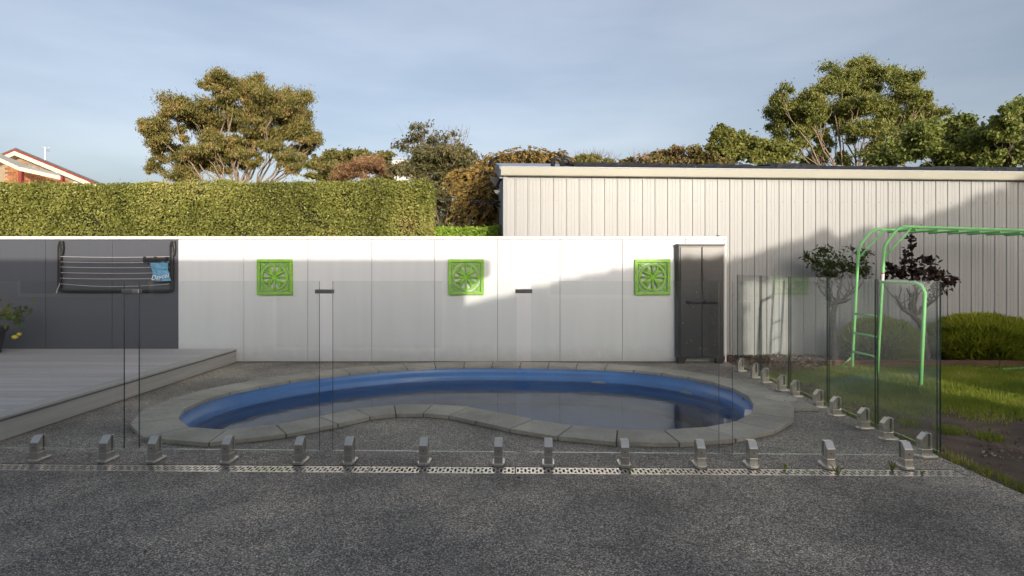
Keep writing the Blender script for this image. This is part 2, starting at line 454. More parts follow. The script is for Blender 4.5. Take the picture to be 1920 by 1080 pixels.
LM = {
 'hedge': leaf_mat('hedge_leaf', [(0, (.11, .12, .03)), (.3, (.20, .215, .05)), (.65, (.32, .335, .085)), (.9, (.46, .44, .15)), (1, (.34, .19, .10))], .42, .25),
 'lime': leaf_mat('lime_hedge_leaf', [(0, (0.185, 0.296, 0.037)), (.6, (0.352, 0.518, 0.074)), (1, (0.555, 0.666, 0.130))]),
 'gum': leaf_mat('gum_leaf', [(0, (.085, .09, .03)), (.35, (.17, .165, .045)), (.7, (.28, .235, .075)), (1, (.42, .25, .12))], .5, .25),
 'gum_green': leaf_mat('green_gum_leaf', [(0, (.075, .09, .03)), (.35, (.17, .195, .045)), (.75, (.29, .30, .08)), (1, (.40, .32, .12))], .5, .25),
 'olive': leaf_mat('olive_leaf', [(0, (0.102, 0.111, 0.033)), (.5, (0.204, 0.194, 0.056)), (1, (0.352, 0.278, 0.111))]),
 'brown': leaf_mat('russet_leaf', [(0, (0.185, 0.102, 0.056)), (.5, (0.352, 0.213, 0.111)), (1, (0.518, 0.333, 0.185))]),
 'grey': leaf_mat('greygreen_leaf', [(0, (0.074, 0.078, 0.033)), (.5, (0.157, 0.148, 0.065)), (1, (0.278, 0.231, 0.111))]),
 'cypress': leaf_mat('golden_cypress', [(0, (.11, .075, .022)), (.45, (.24, .165, .045)), (.8, (.36, .25, .075)), (1, (.40, .23, .09))], .6, .2),
 'pine': leaf_mat('pine_leaf', [(0, (0.093, 0.120, 0.028)), (.5, (0.204, 0.222, 0.056)), (1, (0.333, 0.315, 0.093))]),
 'fresh': leaf_mat('fresh_leaf', [(0, (.09, .12, .03)), (.5, (.20, .24, .055)), (1, (.34, .37, .11))]),
 'rust': leaf_mat('rusty_shrub_leaf', [(0, (.13, .11, .04)), (.4, (.20, .17, .06)), (.7, (.24, .20, .08)), (1, (.38, .21, .14))]),
 'rose': leaf_mat('rose_leaf', [(0, (0.032, 0.050, 0.016)), (.6, (0.072, 0.099, 0.027)), (.9, (0.135, 0.126, 0.036)), (1, (0.270, 0.090, 0.036))]),
 'purple': leaf_mat('purple_leaf', [(0, (0.016, 0.009, 0.010)), (.6, (0.036, 0.018, 0.018)), (1, (0.078, 0.042, 0.029))]),
 'bush': leaf_mat('dwarf_conifer_leaf', [(0, (.12, .155, .015)), (.5, (.29, .33, .03)), (1, (.50, .49, .065))]),
 'grass': leaf_mat('grass_blade', [(0, (.10, .145, .015)), (.5, (.22, .28, .03)), (.85, (.38, .41, .055)), (1, (.56, .46, .17))], .6, .3),
 'lemon': leaf_mat('lemon_leaf', [(0, (0.045, 0.075, 0.009)), (.6, (0.112, 0.150, 0.015)), (1, (0.225, 0.240, 0.030))], .35, .25),
 'chips': leaf_mat('bark_chips', [(0, (0.070, 0.045, 0.031)), (.5, (0.168, 0.112, 0.077)), (.85, (0.308, 0.224, 0.154)), (1, (0.560, 0.462, 0.364))], .9, .0),
 'shade': leaf_mat('dense_tree_leaf', [(0, (0.030, 0.050, 0.012)), (1, (0.090, 0.120, 0.030))]),
}
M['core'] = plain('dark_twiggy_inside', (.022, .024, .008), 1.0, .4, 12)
M['core_brown'] = plain('dark_brown_inside', (.03, .022, .010), 1.0, .4, 12)

# ------------------------------------------------------------------ foliage
def leaf_mesh(name, cen, size, aspect, axis=None, spread=1.0, jitter=.35, fold=True):
    """N diamond leaves at cen (Nx3); axis = preferred long direction (3,) or (N,3)"""
    cen = np.asarray(cen, float); n = len(cen)
    d = RNG.normal(size=(n, 3))
    d /= np.linalg.norm(d, axis=1)[:, None] + 1e-9
    if axis is not None:
        d = np.asarray(axis, float) + d * spread
        d /= np.linalg.norm(d, axis=1)[:, None] + 1e-9
    q = RNG.normal(size=(n, 3))
    w = np.cross(d, q); w /= np.linalg.norm(w, axis=1)[:, None] + 1e-9
    s = size * (1 + jitter * RNG.uniform(-1, 1, n))[:, None]
    L = d * s * .5; W = w * s * .5 / aspect
    v = np.empty((n, 4, 3))
    v[:, 0] = cen - L; v[:, 1] = cen + W - L * .1; v[:, 2] = cen + L; v[:, 3] = cen - W - L * .1
    me = bpy.data.meshes.new(name)
    me.vertices.add(n * 4); me.loops.add(n * 4); me.polygons.add(n)
    me.vertices.foreach_set('co', v.reshape(-1))
    me.loops.foreach_set('vertex_index', np.arange(n * 4, dtype=np.int32))
    me.polygons.foreach_set('loop_start', np.arange(0, n * 4, 4, dtype=np.int32))
    me.update(calc_edges=True)
    return me

def leaves(name, cen, size, aspect, mat, parent=None, **kw):
    cen = np.asarray(cen, float)
    if parent is not None: cen = cen - np.array(world_of(parent))
    me = leaf_mesh(name, cen, size, aspect, **kw)
    me.materials.append(mat)
    return link(name, me, parent)

def blob_points(c, r, n, shell=.55, flat=0.0, holes=.0, hs=1.0):
    """points filling an ellipsoid, denser to the outside; flat trims its underside, holes leaves gaps"""
    c = np.asarray(c, float); r = np.asarray(r, float)
    k = int(n * (2.2 if holes else 1.3)) + 8
    d = RNG.normal(size=(k, 3)); d /= np.linalg.norm(d, axis=1)[:, None]
    rad = (shell + (1 - shell) * RNG.uniform(0, 1, k)) * (1 + .10 * RNG.normal(size=k))
    p = d * rad[:, None]
    if flat: p = p[p[:, 2] > -1 + flat]
    w = c + p * r
    if holes:
        f = np.sin(w[:, 0] * 2.3 / hs + c[0]) + np.sin(w[:, 1] * 2.9 / hs + c[2] * 3) + np.sin(w[:, 2] * 3.1 / hs + c[0] * 2) + .9 * np.sin((w[:, 0] + w[:, 2]) * 5.3 / hs)
        w = w[f > -2.2 + holes * 2.6]
    return w[:n]

def limb(mb, a, b, r0, r1, sag=0.0, wig=.06, seg=5, sides=6):
    a, b = Vector(a), Vector(b)
    L = (b - a).length; pts, rr = [], []
    for i in range(seg + 1):
        t = i / seg
        p = a.lerp(b, t)
        p.z += sag * math.sin(math.pi * t) * L
        if 0 < i < seg:
            p += Vector((random.uniform(-1, 1), random.uniform(-1, 1), random.uniform(-1, 1))) * wig * L * .5
        pts.append(p); rr.append(r0 + (r1 - r0) * t)
    mb.tube(pts, rr, sides, cap=False)
    return pts

def crown_tree(name, label, cat, base, fork, blobs, leafmat, barkmat, lsize, aspect, per, r_trunk, axis=None, spread=1.0,
               shell=.5, flat=.35, holes=.35, hs=1.0, group=None, twigs=3, tufts=14):
    """trunk to the fork, limbs to each foliage clump, twigs inside the clump, leaves around it"""
    root = thing(name, label, cat, base, group)
    mb = MB()
    limb(mb, base, fork, r_trunk, r_trunk * .75, wig=.04)
    pts = []
    vol = [b[1][0] * b[1][2] for b in blobs]
    for (c, r), vv in zip(blobs, vol):
        c = Vector(c)
        tip = c - Vector((0, 0, r[2] * .35))
        src = Vector(fork)
        path = limb(mb, src, tip, r_trunk * .30, r_trunk * .08, sag=-.08, wig=.10, seg=6)
        for k in range(twigs):
            st = path[random.choice([3, 4, 5, 6])]
            e = c + Vector((random.uniform(-.85, .85) * r[0], random.uniform(-.85, .85) * r[1], random.uniform(-.3, .8) * r[2]))
            limb(mb, st, e, r_trunk * .10, r_trunk * .03, sag=-.05, wig=.14, seg=4, sides=4)
        total = int(per * vv / (sum(vol) / len(vol)))
        m_ = tufts
        for k in range(m_):
            dv = Vector((random.gauss(0, 1), random.gauss(0, 1), random.gauss(.15, 1))).normalized() * random.uniform(.35, 1.12)
            cc = c + Vector((dv.x * r[0], dv.y * r[1], dv.z * r[2]))
            s_ = random.uniform(.15, .38)
            g = RNG.normal(size=(max(8, int(total / m_)), 3)) * .62
            g[:, 2] = np.where(g[:, 2] < 0, g[:, 2] * .8, g[:, 2])
            pts.append(np.array(cc) + g * np.array((max(r[0], r[2]) * s_, max(r[0], r[2]) * s_, r[2] * s_ * 1.1)))
            if k % 2 == 0: limb(mb, tip, cc, r_trunk * .07, r_trunk * .02, sag=-.04, wig=.14, seg=4, sides=4)
    mb.build('trunk', barkmat, root, smooth=True)
    leaves('crown', np.concatenate(pts), lsize, aspect, leafmat, root, axis=axis, spread=spread)
    return root

def px_blobs(lst, d, depth=.9, jit=1.0):
    """clumps given as (u, v, half-width, half-height) of the photo at distance d"""
    out = []
    for u, v, a, b in lst:
        dd = d + random.uniform(-jit, jit)
        p = P(u, v, dd)
        out.append((p, (a * dd / FOC, max(a, b) * depth * dd / FOC, b * dd / FOC)))
    return out

# ------------------------------------------------------------------ pool outline
FRONT = [(332,784),(339,795),(362,804),(385,806.5),(422,806.5),(466,803),(525,794),(600,780),(662,765.5),(734,758),(811,757),(871,760.5),(930,771.5),(988,784),
         (1053,795),(1123,803),(1193.5,806),(1262.6,806),(1326,801),(1378,791),(1403,781),(1414,769),(1414,753),(1399,738),(1375,727),(1348,719),
         (1310,710),(1269,703),(1221,696.5),(1172,692),(1123,689.5),(1055,687.3),(969,686),(917,685.8),(865,686),(811,687),(762,689.5),(711,693.5),(661,698),(600,704.5),
         (554,711),(510,718.5),(464,727),(420,737),(382,749),(350,762),(337.5,770)]
COP = 0.04
ctrl = []
for u, v in FRONT:
    d = ground_depth(v, COP)
    ctrl.append(Vector((GX(u, d), d)))
def smooth_closed(pts, it=2):
    for _ in range(it):
        k = len(pts)
        pts = [(pts[i - 1] + pts[i] * 2 + pts[(i + 1) % k]) / 4 for i in range(k)]
    return pts
def resample(pts, n):
    k = len(pts); seg = [(pts[(i + 1) % k] - pts[i]).length for i in range(k)]
    tot = sum(seg); out = []
    i, acc = 0, 0.0
    for j in range(n):
        s = tot * j / n
        while acc + seg[i] < s: acc += seg[i]; i += 1
        out.append(pts[i].lerp(pts[(i + 1) % k], (s - acc) / seg[i]))
    return out
dense = smooth_closed(resample(ctrl, 160), 3)
def normals(pts):
    k = len(pts); out = []
    for i in range(k):
        t = pts[(i + 1) % k] - pts[i - 1]
        out.append(Vector((t.y, -t.x)).normalized())
    return out
area = sum(dense[i - 1].x * dense[i].y - dense[i].x * dense[i - 1].y for i in range(len(dense)))
if area < 0: dense.reverse()
NP = 40
inner = resample(dense, NP)
i_nrm = normals(inner)          # pointing outwards for an anticlockwise outline
COPW = 0.36
outer = [p + q * COPW for p, q in zip(inner, i_nrm)]
hole = [p + q * 0.10 for p, q in zip(resample(dense, 80), normals(resample(dense, 80)))]

WALL_D = 8.57
def front_d(x): return 4.129 - .0257 * x
def drain_d(x): return 4.000 - .0185 * x
DW = .068
drain_x0, drain_x1 = -7.0, 2.985
drain_hole = [Vector((drain_x0, drain_d(drain_x0) - DW)), Vector((drain_x1, drain_d(drain_x1) - DW)), Vector((drain_x1, drain_d(drain_x1) + DW)), Vector((drain_x0, drain_d(drain_x0) + DW))]

def inside(p, poly):
    c = False; k = len(poly)
    for i in range(k):
        a, b = poly[i], poly[i - 1]
        if (a.y > p.y) != (b.y > p.y) and p.x < (b.x - a.x) * (p.y - a.y) / (b.y - a.y) + a.x: c = not c
    return c
def sheet(name, outline, holes, z, mat, extra=()):
    vs, es = [], []
    for poly in [outline] + holes:
        n0 = len(vs); vs += [Vector((p[0], p[1])) for p in poly]
        es += [(n0 + i, n0 + (i + 1) % len(poly)) for i in range(len(poly))]
    vs += [Vector(p) for p in extra]
    v2, _, f2, *_ = geometry.delaunay_2d_cdt(vs, es, [], 0, 1e-5)
    mb = MB(); mb.v = [(v.x, v.y, z) for v in v2]
    out = [Vector((p[0], p[1])) for p in outline]
    for f in f2:
        c = sum((v2[i] for i in f), Vector((0, 0))) / len(f)
        if inside(c, out) and not any(inside(c, h) for h in holes):
            a, b, cc = (v2[i] for i in f[:3])
            if (b - a).cross(cc - a) < 0: f = f[::-1]
            mb.f.append(tuple(f)); mb.m.append(0)
    return mb.build(name, mat)

tag(sheet('ground', [(-400, -400), (400, -400), (400, 700), (-400, 700)], [hole, drain_hole], -.035, M['ground']), kind='structure')
PX1 = 3.08
patio_poly = [(-13, -1.0), (PX1, -1.0), (PX1, 8.62), (-13, 8.62)]
tag(sheet('patio', patio_poly, [hole, drain_hole], 0.0, M['agg']), kind='structure')
tag(sheet('lawn_soil', [(PX1 + .003, -6), (16, -6), (16, 8.15), (4.3, 8.15), (3.6, 7.75), (PX1 + .003, 7.7)], [], -.012, M['soil']), kind='structure')
tag(sheet('garden_bed', [(PX1 + .003, 7.703), (3.6, 7.753), (4.3, 8.153), (16, 8.153), (16, 10.5), (PX1 + .003, 9.6)], [], -.008, M['mulch']), kind='structure')

# ------------------------------------------------------------------ swimming pool
pool = thing('swimming_pool', 'kidney shaped in-ground pool with blue shell and grey stone coping', 'pool', (0, 6.4, 0))
mb = MB(); base_ring = dense
dn = normals(base_ring)
prof = [(.0, .005), (-.006, -.035), (-.022, -.06), (-.05, -.075), (-.062, -.10), (-.066, -.30), (-.09, -.55), (-.30, -.62), (-.36, -1.15)]
rings = [[(p + q * o).to_3d() + Vector((0, 0, z)) for p, q in zip(base_ring, dn)] for o, z in prof]
n0 = 0; K = len(base_ring)
for r_ in rings: mb.v += [tuple(p) for p in r_]
for i in range(len(rings) - 1):
    for j in range(K):
        k = (j + 1) % K
        mb.f.append((i*K + j, i*K + k, (i+1)*K + k, (i+1)*K + j)[::-1]); mb.m.append(0)
mb.f.append(tuple((len(rings) - 1) * K + j for j in range(K))); mb.m.append(0)
mb.build('shell', M['pool'], pool, smooth=True)
# mortar bed under the pavers, then each paver
mb = MB()
for i in range(NP):
    j = (i + 1) % NP
    a, b = inner[i] + i_nrm[i] * .02, inner[j] + i_nrm[j] * .02
    c, d = outer[j] - i_nrm[j] * .012, outer[i] - i_nrm[i] * .012
    mb.hexa([(a.x, a.y, -.03), (b.x, b.y, -.03), (c.x, c.y, -.03), (d.x, d.y, -.03), (a.x, a.y, COP - .008), (b.x, b.y, COP - .008), (c.x, c.y, COP - .008), (d.x, d.y, COP - .008)][::1])
mb.build('mortar_bed', M['grout'], pool)
for i in range(NP):
    j = (i + 1) % NP
    a, b, c, d = inner[i], inner[j], outer[j], outer[i]
    g = .0055
    ab = (b - a).normalized() * g; dc = (c - d).normalized() * g
    dz = random.uniform(-.0015, .0015)
    q = [a + ab, b - ab, c - dc, d + dc]
    mb = MB()
    mb.hexa([(p.x, p.y, .003) for p in q] + [(p.x, p.y, COP + dz) for p in q])
    mb.build('paver', M['coping'], pool, bevel=.004)
# paver carrying the skimmer lid
mb = MB()
lid_c = P(1478, 747, ground_depth(747, COP)); lid_c.z = COP
q = [P(1436, 741, ground_depth(741, COP)), P(1490, 739, ground_depth(739, COP)), P(1534, 764, ground_depth(764, COP)), P(1478, 766, ground_depth(766, COP))]
q = [Vector((2.47, 5.62)), Vector((2.90, 5.62)), Vector((2.90, 6.33)), Vector((2.47, 6.33))]
mb.hexa([(p.x, p.y, .002) for p in q] + [(p.x, p.y, COP - .004) for p in q])
mb.build('skimmer_paver', M['coping'], pool, bevel=.004)
mb = MB()
lc = Vector((2.70, 6.0, COP - .004))
circ = [(lc.x + .15 * math.cos(a), lc.y + .15 * math.sin(a)) for a in [2 * math.pi * i / 28 for i in range(28)]]
mb.prism(circ, lc.z, lc.z + .012)
lid = mb.build('skimmer_lid', M['cream_plastic'], pool, bevel=.003)
for a in (0.6, 2.7, 4.6):
    mb = MB(); x, y = lc.x + .11 * math.cos(a), lc.y + .11 * math.sin(a)
    mb.prism([(x + .012 * math.cos(t), y + .007 * math.sin(t)) for t in [2 * math.pi * i / 8 for i in range(8)]], lc.z + .0122, lc.z + .014)
    mb.build('finger_hole', M['black_plastic'], lid)
# skimmer mouth in the right-hand shell wall
ki = min(range(K), key=lambda i: (base_ring[i] - Vector((GX(1414, 5.62), 5.62))).length)
sp, sn = base_ring[ki], dn[ki]
st = Vector((-sn.y, sn.x))
def skp(a, o, z): w = sp + st * a + sn * o; return (w.x, w.y, z)
mb = MB()
for a0, a1, z0, z1 in ((-.13, -.10, -.165, -.02), (.10, .13, -.165, -.02), (-.10, .10, -.045, -.02), (-.10, .10, -.165, -.15)):
    mb.hexa([skp(a0, -.085, z0), skp(a1, -.085, z0), skp(a1, -.01, z0), skp(a0, -.01, z0), skp(a0, -.085, z1), skp(a1, -.085, z1), skp(a1, -.01, z1), skp(a0, -.01, z1)])
sk = mb.build('skimmer_mouth', M['white_plastic'], pool)
mb = MB(); mb.hexa([skp(-.10, -.062, -.15), skp(.10, -.062, -.15), skp(.10, -.05, -.15), skp(-.10, -.05, -.15), skp(-.10, -.062, -.045), skp(.10, -.062, -.045), skp(.10, -.05, -.045), skp(-.10, -.05, -.045)])
mb.build('skimmer_flap', M['stone'], sk)
for u, dpt in ((1121, 7.86), (1288, 7.15)):
    target = Vector((GX(u, dpt), dpt))
    ki = min(range(K), key=lambda i: (base_ring[i] - target).length)
    c, q = base_ring[ki] - dn[ki] * .068, dn[ki]
    t = Vector((-q.y, q.x)); mb = MB()
    ring_ = [((c + t * .10 * math.cos(a)).x, (c + t * .10 * math.cos(a)).y, -.155 + .028 * math.sin(a)) for a in [2 * math.pi * i / 20 for i in range(20)]]
    mb.extrude(ring_, (-q.x * .02, -q.y * .02, 0))
    mb.build('pool_light', M['fitting'], pool)
mb = MB()
wr = [(p - q * .064) for p, q in zip(base_ring, dn)]
mb.v = [(p.x, p.y, -.145) for p in wr]; mb.f = [tuple(range(K))]; mb.m = [0]
tag(mb.build('water', water_mat()), 'still blue pool water mirroring the white wall', None, None, 'structure')

# ------------------------------------------------------------------ channel drain
drain = thing('channel_drain', 'long slotted metal channel drain set in the patio before the glass fence', 'drain', (0, 4.0, 0))
mb = MB()
def dp(x, o, z): return (x, drain_d(x) + o, z)
mb.face([dp(drain_x0, -DW, -.09), dp(drain_x1, -DW, -.09), dp(drain_x1, DW, -.09), dp(drain_x0, DW, -.09)])
mb.face([dp(drain_x0, -DW, -.09), dp(drain_x0, -DW, -.004), dp(drain_x1, -DW, -.004), dp(drain_x1, -DW, -.09)])
mb.face([dp(drain_x0, DW, -.09), dp(drain_x1, DW, -.09), dp(drain_x1, DW, -.004), dp(drain_x0, DW, -.004)])
mb.build('channel', M['black_void'], drain)
seg_len = .998; pitch = .0525
x = drain_x1
while x > drain_x0 + .2:
    x1, x0 = x, max(x - seg_len, drain_x0)
    mb = MB()
    xs = [x0 + .003]; kinds = []
    k = int((x1 - x0) / (pitch / 2)); step = (x1 - x0 - .006) / k
    zt, zb = -.002, -.016
    def quad(xa, xb, oa, ob):
        mb.hexa([dp(xa, oa, zb), dp(xb, oa, zb), dp(xb, ob, zb), dp(xa, ob, zb), dp(xa, oa, zt), dp(xb, oa, zt), dp(xb, ob, zt), dp(xa, ob, zt)])
    quad(x0 + .003, x1 - .003, -DW + .003, -.046); quad(x0 + .003, x1 - .003, .046, DW - .003)
    for i in range(k):
        a = x0 + .003 + i * step; b = a + step; w = step * .22
        quad(a, a + w, -.046, .046); quad(b - w, b, -.046, .046)
        if i % 2 == 0:
            quad(a + w, b - w, -.046, -.028); quad(a + w, b - w, .028, .046)
        else:
            quad(a + w, b - w, -.013, .013)
    mb.build('grate', M['grate'], drain)
    x -= 1.0

# ------------------------------------------------------------------ raised deck
DX, DZ, DFRONT = -4.10, .20, 2.6
deck = thing('timber_deck', 'raised grey composite deck along the charcoal wall', 'deck', (DX, 5.5, 0))
bw = .137; y = DFRONT
while y < 8.52:
    mb = MB()
    y1 = min(y + bw, 8.545)
    mb.box((-12.5, y + .005, DZ - .022), (DX - .147, y1 - .005, DZ + random.uniform(-.001, .001)))
    mb.build('deck_board', M['deck'], deck)
    y += bw
mb = MB(); mb.box((DX - .142, DFRONT, DZ - .024), (DX + .012, 8.548, DZ + .002)); mb.build('edge_board', M['deck_side'], deck, bevel=.006)
mb = MB(); mb.box((DX - .02, DFRONT, DZ - .040), (DX + .004, 8.547, DZ - .0245)); mb.build('shadow_strip', M['joint'], deck)
mb = MB(); mb.box((DX - .025, DFRONT, .006), (DX, 8.546, DZ - .041)); mb.build('fascia_board', M['deck_side'], deck, bevel=.003)
mb = MB(); mb.box((-12.5, DFRONT + .02, .004), (DX - .03, 8.54, DZ - .03)); mb.build('deck_frame', M['joint'], deck)

# ------------------------------------------------------------------ boundary wall
WALL_TOP = GZ(449, WALL_D)
wall = thing('boundary_wall', 'long panelled pool wall, charcoal at the deck and white beyond', 'wall', (0, WALL_D, 0))
seams_dark = [-12.8, -11.83, -10.86, -9.89, -8.84, -7.86, GX(85, WALL_D), GX(210, WALL_D), GX(334, WALL_D)]
seams_white = [GX(u, WALL_D) for u in (334, 457, 577, 697, 815, 933, 1050, 1167, 1285, 1359)]
for sl, mt, nm in ((seams_dark, 'dark_panel', 'charcoal_panel'), (seams_white, 'white_panel', 'white_panel')):
    for a, b in zip(sl, sl[1:]):
        mb = MB(); mb.box((a + .0035, WALL_D + random.uniform(-.001, .001), .012), (b - .003, WALL_D + .055, WALL_TOP))
        mb.build(nm, M[mt], wall, bevel=.002)
mb = MB(); mb.box((-12.8, WALL_D + .012, .0), (GX(1358, WALL_D), WALL_D + .05, WALL_TOP - .004)); mb.build('joint_backing', M['joint'], wall)
WX1 = GX(1362, WALL_D)
for a, b in ((-12.8, GX(334, WALL_D)), (GX(334, WALL_D) + .003, WX1)):
    mb = MB(); mb.box((a, WALL_D - .022, WALL_TOP + .002), (b, WALL_D + .085, WALL_TOP + .045)); mb.build('wall_cap', M['cap'], wall, bevel=.004)
mb = MB(); mb.box((GX(1359, WALL_D) + .002, WALL_D - .006, 0), (WX1, WALL_D + .07, WALL_TOP)); mb.build('end_post', M['cap'], wall, bevel=.003)
for u in (865, 1346):
    mb = MB(); c = P(u, 446, WALL_D - .024)
    mb.tube([(c.x - .03, c.y, c.z + .035), (c.x, c.y - .012, c.z + .028), (c.x + .035, c.y, c.z + .034)], [.006, .012, .005], 6)
    mb.build('cap_fitting', M['dark_steel'], wall)

# ------------------------------------------------------------------ green plaques
PS = .52
def make_plaque():
    root = thing('wall_plaque', '', 'plaque')
    h = PS / 2; bwid = .048; dth = .03
    mb = MB()
    for a, b in (((-h, -h), (h, -h + bwid)), ((-h, h - bwid), (h, h)), ((-h, -h + bwid), (-h + bwid, h - bwid)), ((h - bwid, -h + bwid), (h, h - bwid))):
        mb.box((a[0], -dth, a[1]), (b[0], 0, b[1]))
    mb.build('frame', M['plaque'], root, bevel=.006)
    def ring(r0, r1, y0, y1, seg=40):
        m_ = MB()
        for i in range(seg):
            a0, a1 = 2 * math.pi * i / seg, 2 * math.pi * (i + 1) / seg
            def p(r, a, yy): return (r * math.cos(a), yy, r * math.sin(a))
            m_.hexa([p(r0, a0, y0), p(r1, a0, y0), p(r1, a0, y1), p(r0, a0, y1), p(r0, a1, y0), p(r1, a1, y0), p(r1, a1, y1), p(r0, a1, y1)])
        return m_
    ring(.168, .200, -.030, -.004).build('ring', M['plaque'], root)
    mb = ring(.0, .03, -.034, -.004, 16); mb.build('hub', M['plaque'], root)
    # eight petals: four fat double leaves on the diagonals, four thin stems between
    def petal(ang, L, w, curl):
        m_ = MB()
        ca, sa = math.cos(ang), math.sin(ang)
        for side in (-1, 1):
            pts, rr = [], []
            for i in range(7):
                t = i / 6
                x = .02 + (L - .02) * t; yv = side * w * (t ** 1.4) + side * curl * max(0, t - .75) * 4
                pts.append((x * ca - yv * sa, -.018, x * sa + yv * ca)); rr.append(.011 + .012 * math.sin(math.pi * min(1, t * 1.1)))
            m_.tube(pts, rr, 6)
        return m_
    for k in range(4):
        petal(math.pi / 4 + k * math.pi / 2, .165, .045, .012).build('leaf_petal', M['plaque'], root, smooth=True)
        m_ = petal(math.pi / 4 + k * math.pi / 2, .15, .018, .0); m_.build('inner_petal', M['plaque'], root, smooth=True)
        a = k * math.pi / 2
        m_ = MB(); m_.tube([(.02 * math.cos(a), -.018, .02 * math.sin(a)), (.11 * math.cos(a), -.02, .11 * math.sin(a)), (.175 * math.cos(a), -.018, .175 * math.sin(a))], [.016, .014, .024], 6)
        m_.build('stem', M['plaque'], root, smooth=True)
        # corner ornament and small bridge from ring to frame
        a = math.pi / 4 + k * math.pi / 2; m_ = MB()
        cx, cz = math.cos(a) * .285, math.sin(a) * .285
        sx, sz = (1 if cx > 0 else -1), (1 if cz > 0 else -1)
        m_.extrude([(cx, -.022, cz), (cx - sx * .115, -.022, cz), (cx - sx * .04, -.022, cz - sz * .04), (cx, -.022, cz - sz * .115)] if sx * sz > 0 else [(cx, -.022, cz), (cx, -.022, cz - sz * .115), (cx - sx * .04, -.022, cz - sz * .04), (cx - sx * .115, -.022, cz)], (0, .018, 0))
        m_.tube([(cx - sx * .01, -.026, cz - sz * .01), (cx - sx * .05, -.026, cz - sz * .05)], [.012, .006], 6)
        m_.build('corner_leaf', M['plaque'], root)
        b = k * math.pi / 2; m_ = MB()
        m_.tube([(.18 * math.cos(b), -.014, .18 * math.sin(b)), (.225 * math.cos(b), -.014, .225 * math.sin(b))], .012, 6)
        m_.build('bridge', M['plaque'], root)
    return root
plq = make_plaque()
for i, (u, lab) in enumerate(((516, 'green openwork plaque on the white wall nearest the clothesline'), (874, 'green openwork plaque in the middle of the white wall'),
                              (1223, 'green openwork plaque half in sun beside the dark cabinet'))):
    o = plq if i == 0 else copy_tree(plq)
    o.location = P(u, 519.5, WALL_D - .008)
    tag(o, lab, 'plaque', 'green plaques on the white wall')

# ------------------------------------------------------------------ storage cabinet
CD = ground_depth(682)             # front face distance
cx0, cx1 = GX(1271, CD), GX(1360, CD)
ct = GZ(457, CD)
cab = thing('storage_cabinet', 'tall charcoal plastic storage cabinet with two doors against the white wall', 'cabinet', ((cx0 + cx1) / 2, CD, 0))
cb = WALL_D - .03
mb = MB()
ch = .035
body = [(cx0 - .015, cb), (cx0 - .015, CD + .10), (cx0 + ch - .02, CD + .02), (cx1 - ch + .02, CD + .02), (cx1 + .012, CD + .10), (cx1 + .012, cb)]
mb.prism(body, .085, ct - .03); mb.build('body', M['cabinet'], cab, bevel=.006)
mb = MB()
mb.prism([(cx0 - .022, cb), (cx0 - .022, CD + .09), (cx0 + ch - .03, CD), (cx1 - ch + .03, CD), (cx1 + .02, CD + .09), (cx1 + .02, cb)], ct - .03, ct); mb.build('top', M['cabinet_trim'], cab, bevel=.01)
mid = (cx0 + cx1) / 2 + .005
for k, (a, b) in enumerate(((cx0 + .035, mid - .004), (mid + .004, cx1 - .02))):
    mb = MB(); mb.box((a, CD, .10), (b, CD + .019, ct - .045)); dr = mb.build('door', M['cabinet'], cab, bevel=.006)
    mb = MB(); zz = GZ(519, CD)
    mb.box((a + .02, CD - .004, zz - .06), (b - .01, CD - .0005, zz + .06)); mb.build('lock_panel', M['cabinet'], dr, bevel=.003)
    mb = MB(); zz = GZ(566, CD)
    xa, xb = (GX(1289, CD), GX(1317, CD)) if k == 0 else (GX(1320, CD), GX(1345, CD))
    mb.tube([(xa, CD - .004, zz), (xa + .012, CD - .03, zz), (xb - .012, CD - .03, zz), (xb, CD - .004, zz)], .022, 8)
    mb.build('handle', M['black_plastic'], dr, smooth=True)
mb = MB(); zz = GZ(559, CD); mb.box((mid - .05, CD - .012, zz - .008), (mid + .04, CD - .002, zz + .008)); mb.build('latch', M['black_plastic'], cab)
mb = MB(); mb.box((cx0 + .01, CD + .012, .075), (cx1 - .005, CD + .03, .115)); mb.build('kick_rail', M['cabinet'], cab)
for a, b in ((cx0 + .0, cx0 + .13), (cx1 - .13, cx1)):
    for y0, y1 in ((CD + .005, CD + .09), (cb - .09, cb - .01)):
        mb = MB(); mb.hexa([(a + .01, y0, .001), (b - .035, y0, .001), (b - .035, y1, .001), (a + .01, y1, .001), (a, y0, .082), (b, y0, .082), (b, y1, .082), (a, y1, .082)])
        mb.build('foot', M['black_plastic'], cab)
for k in range(22):
    uu, vv = random.uniform(1278, 1356), random.uniform(545, 660)
    c = P(uu, vv, CD - .0018); s = random.uniform(.002, .005); mb = MB()
    mb.face([(c.x - s, c.y, c.z), (c.x, c.y, c.z - s * random.uniform(1, 3)), (c.x + s, c.y, c.z), (c.x, c.y, c.z + s)])
    mb.build('splash_mark', M['white_plastic'], cab)

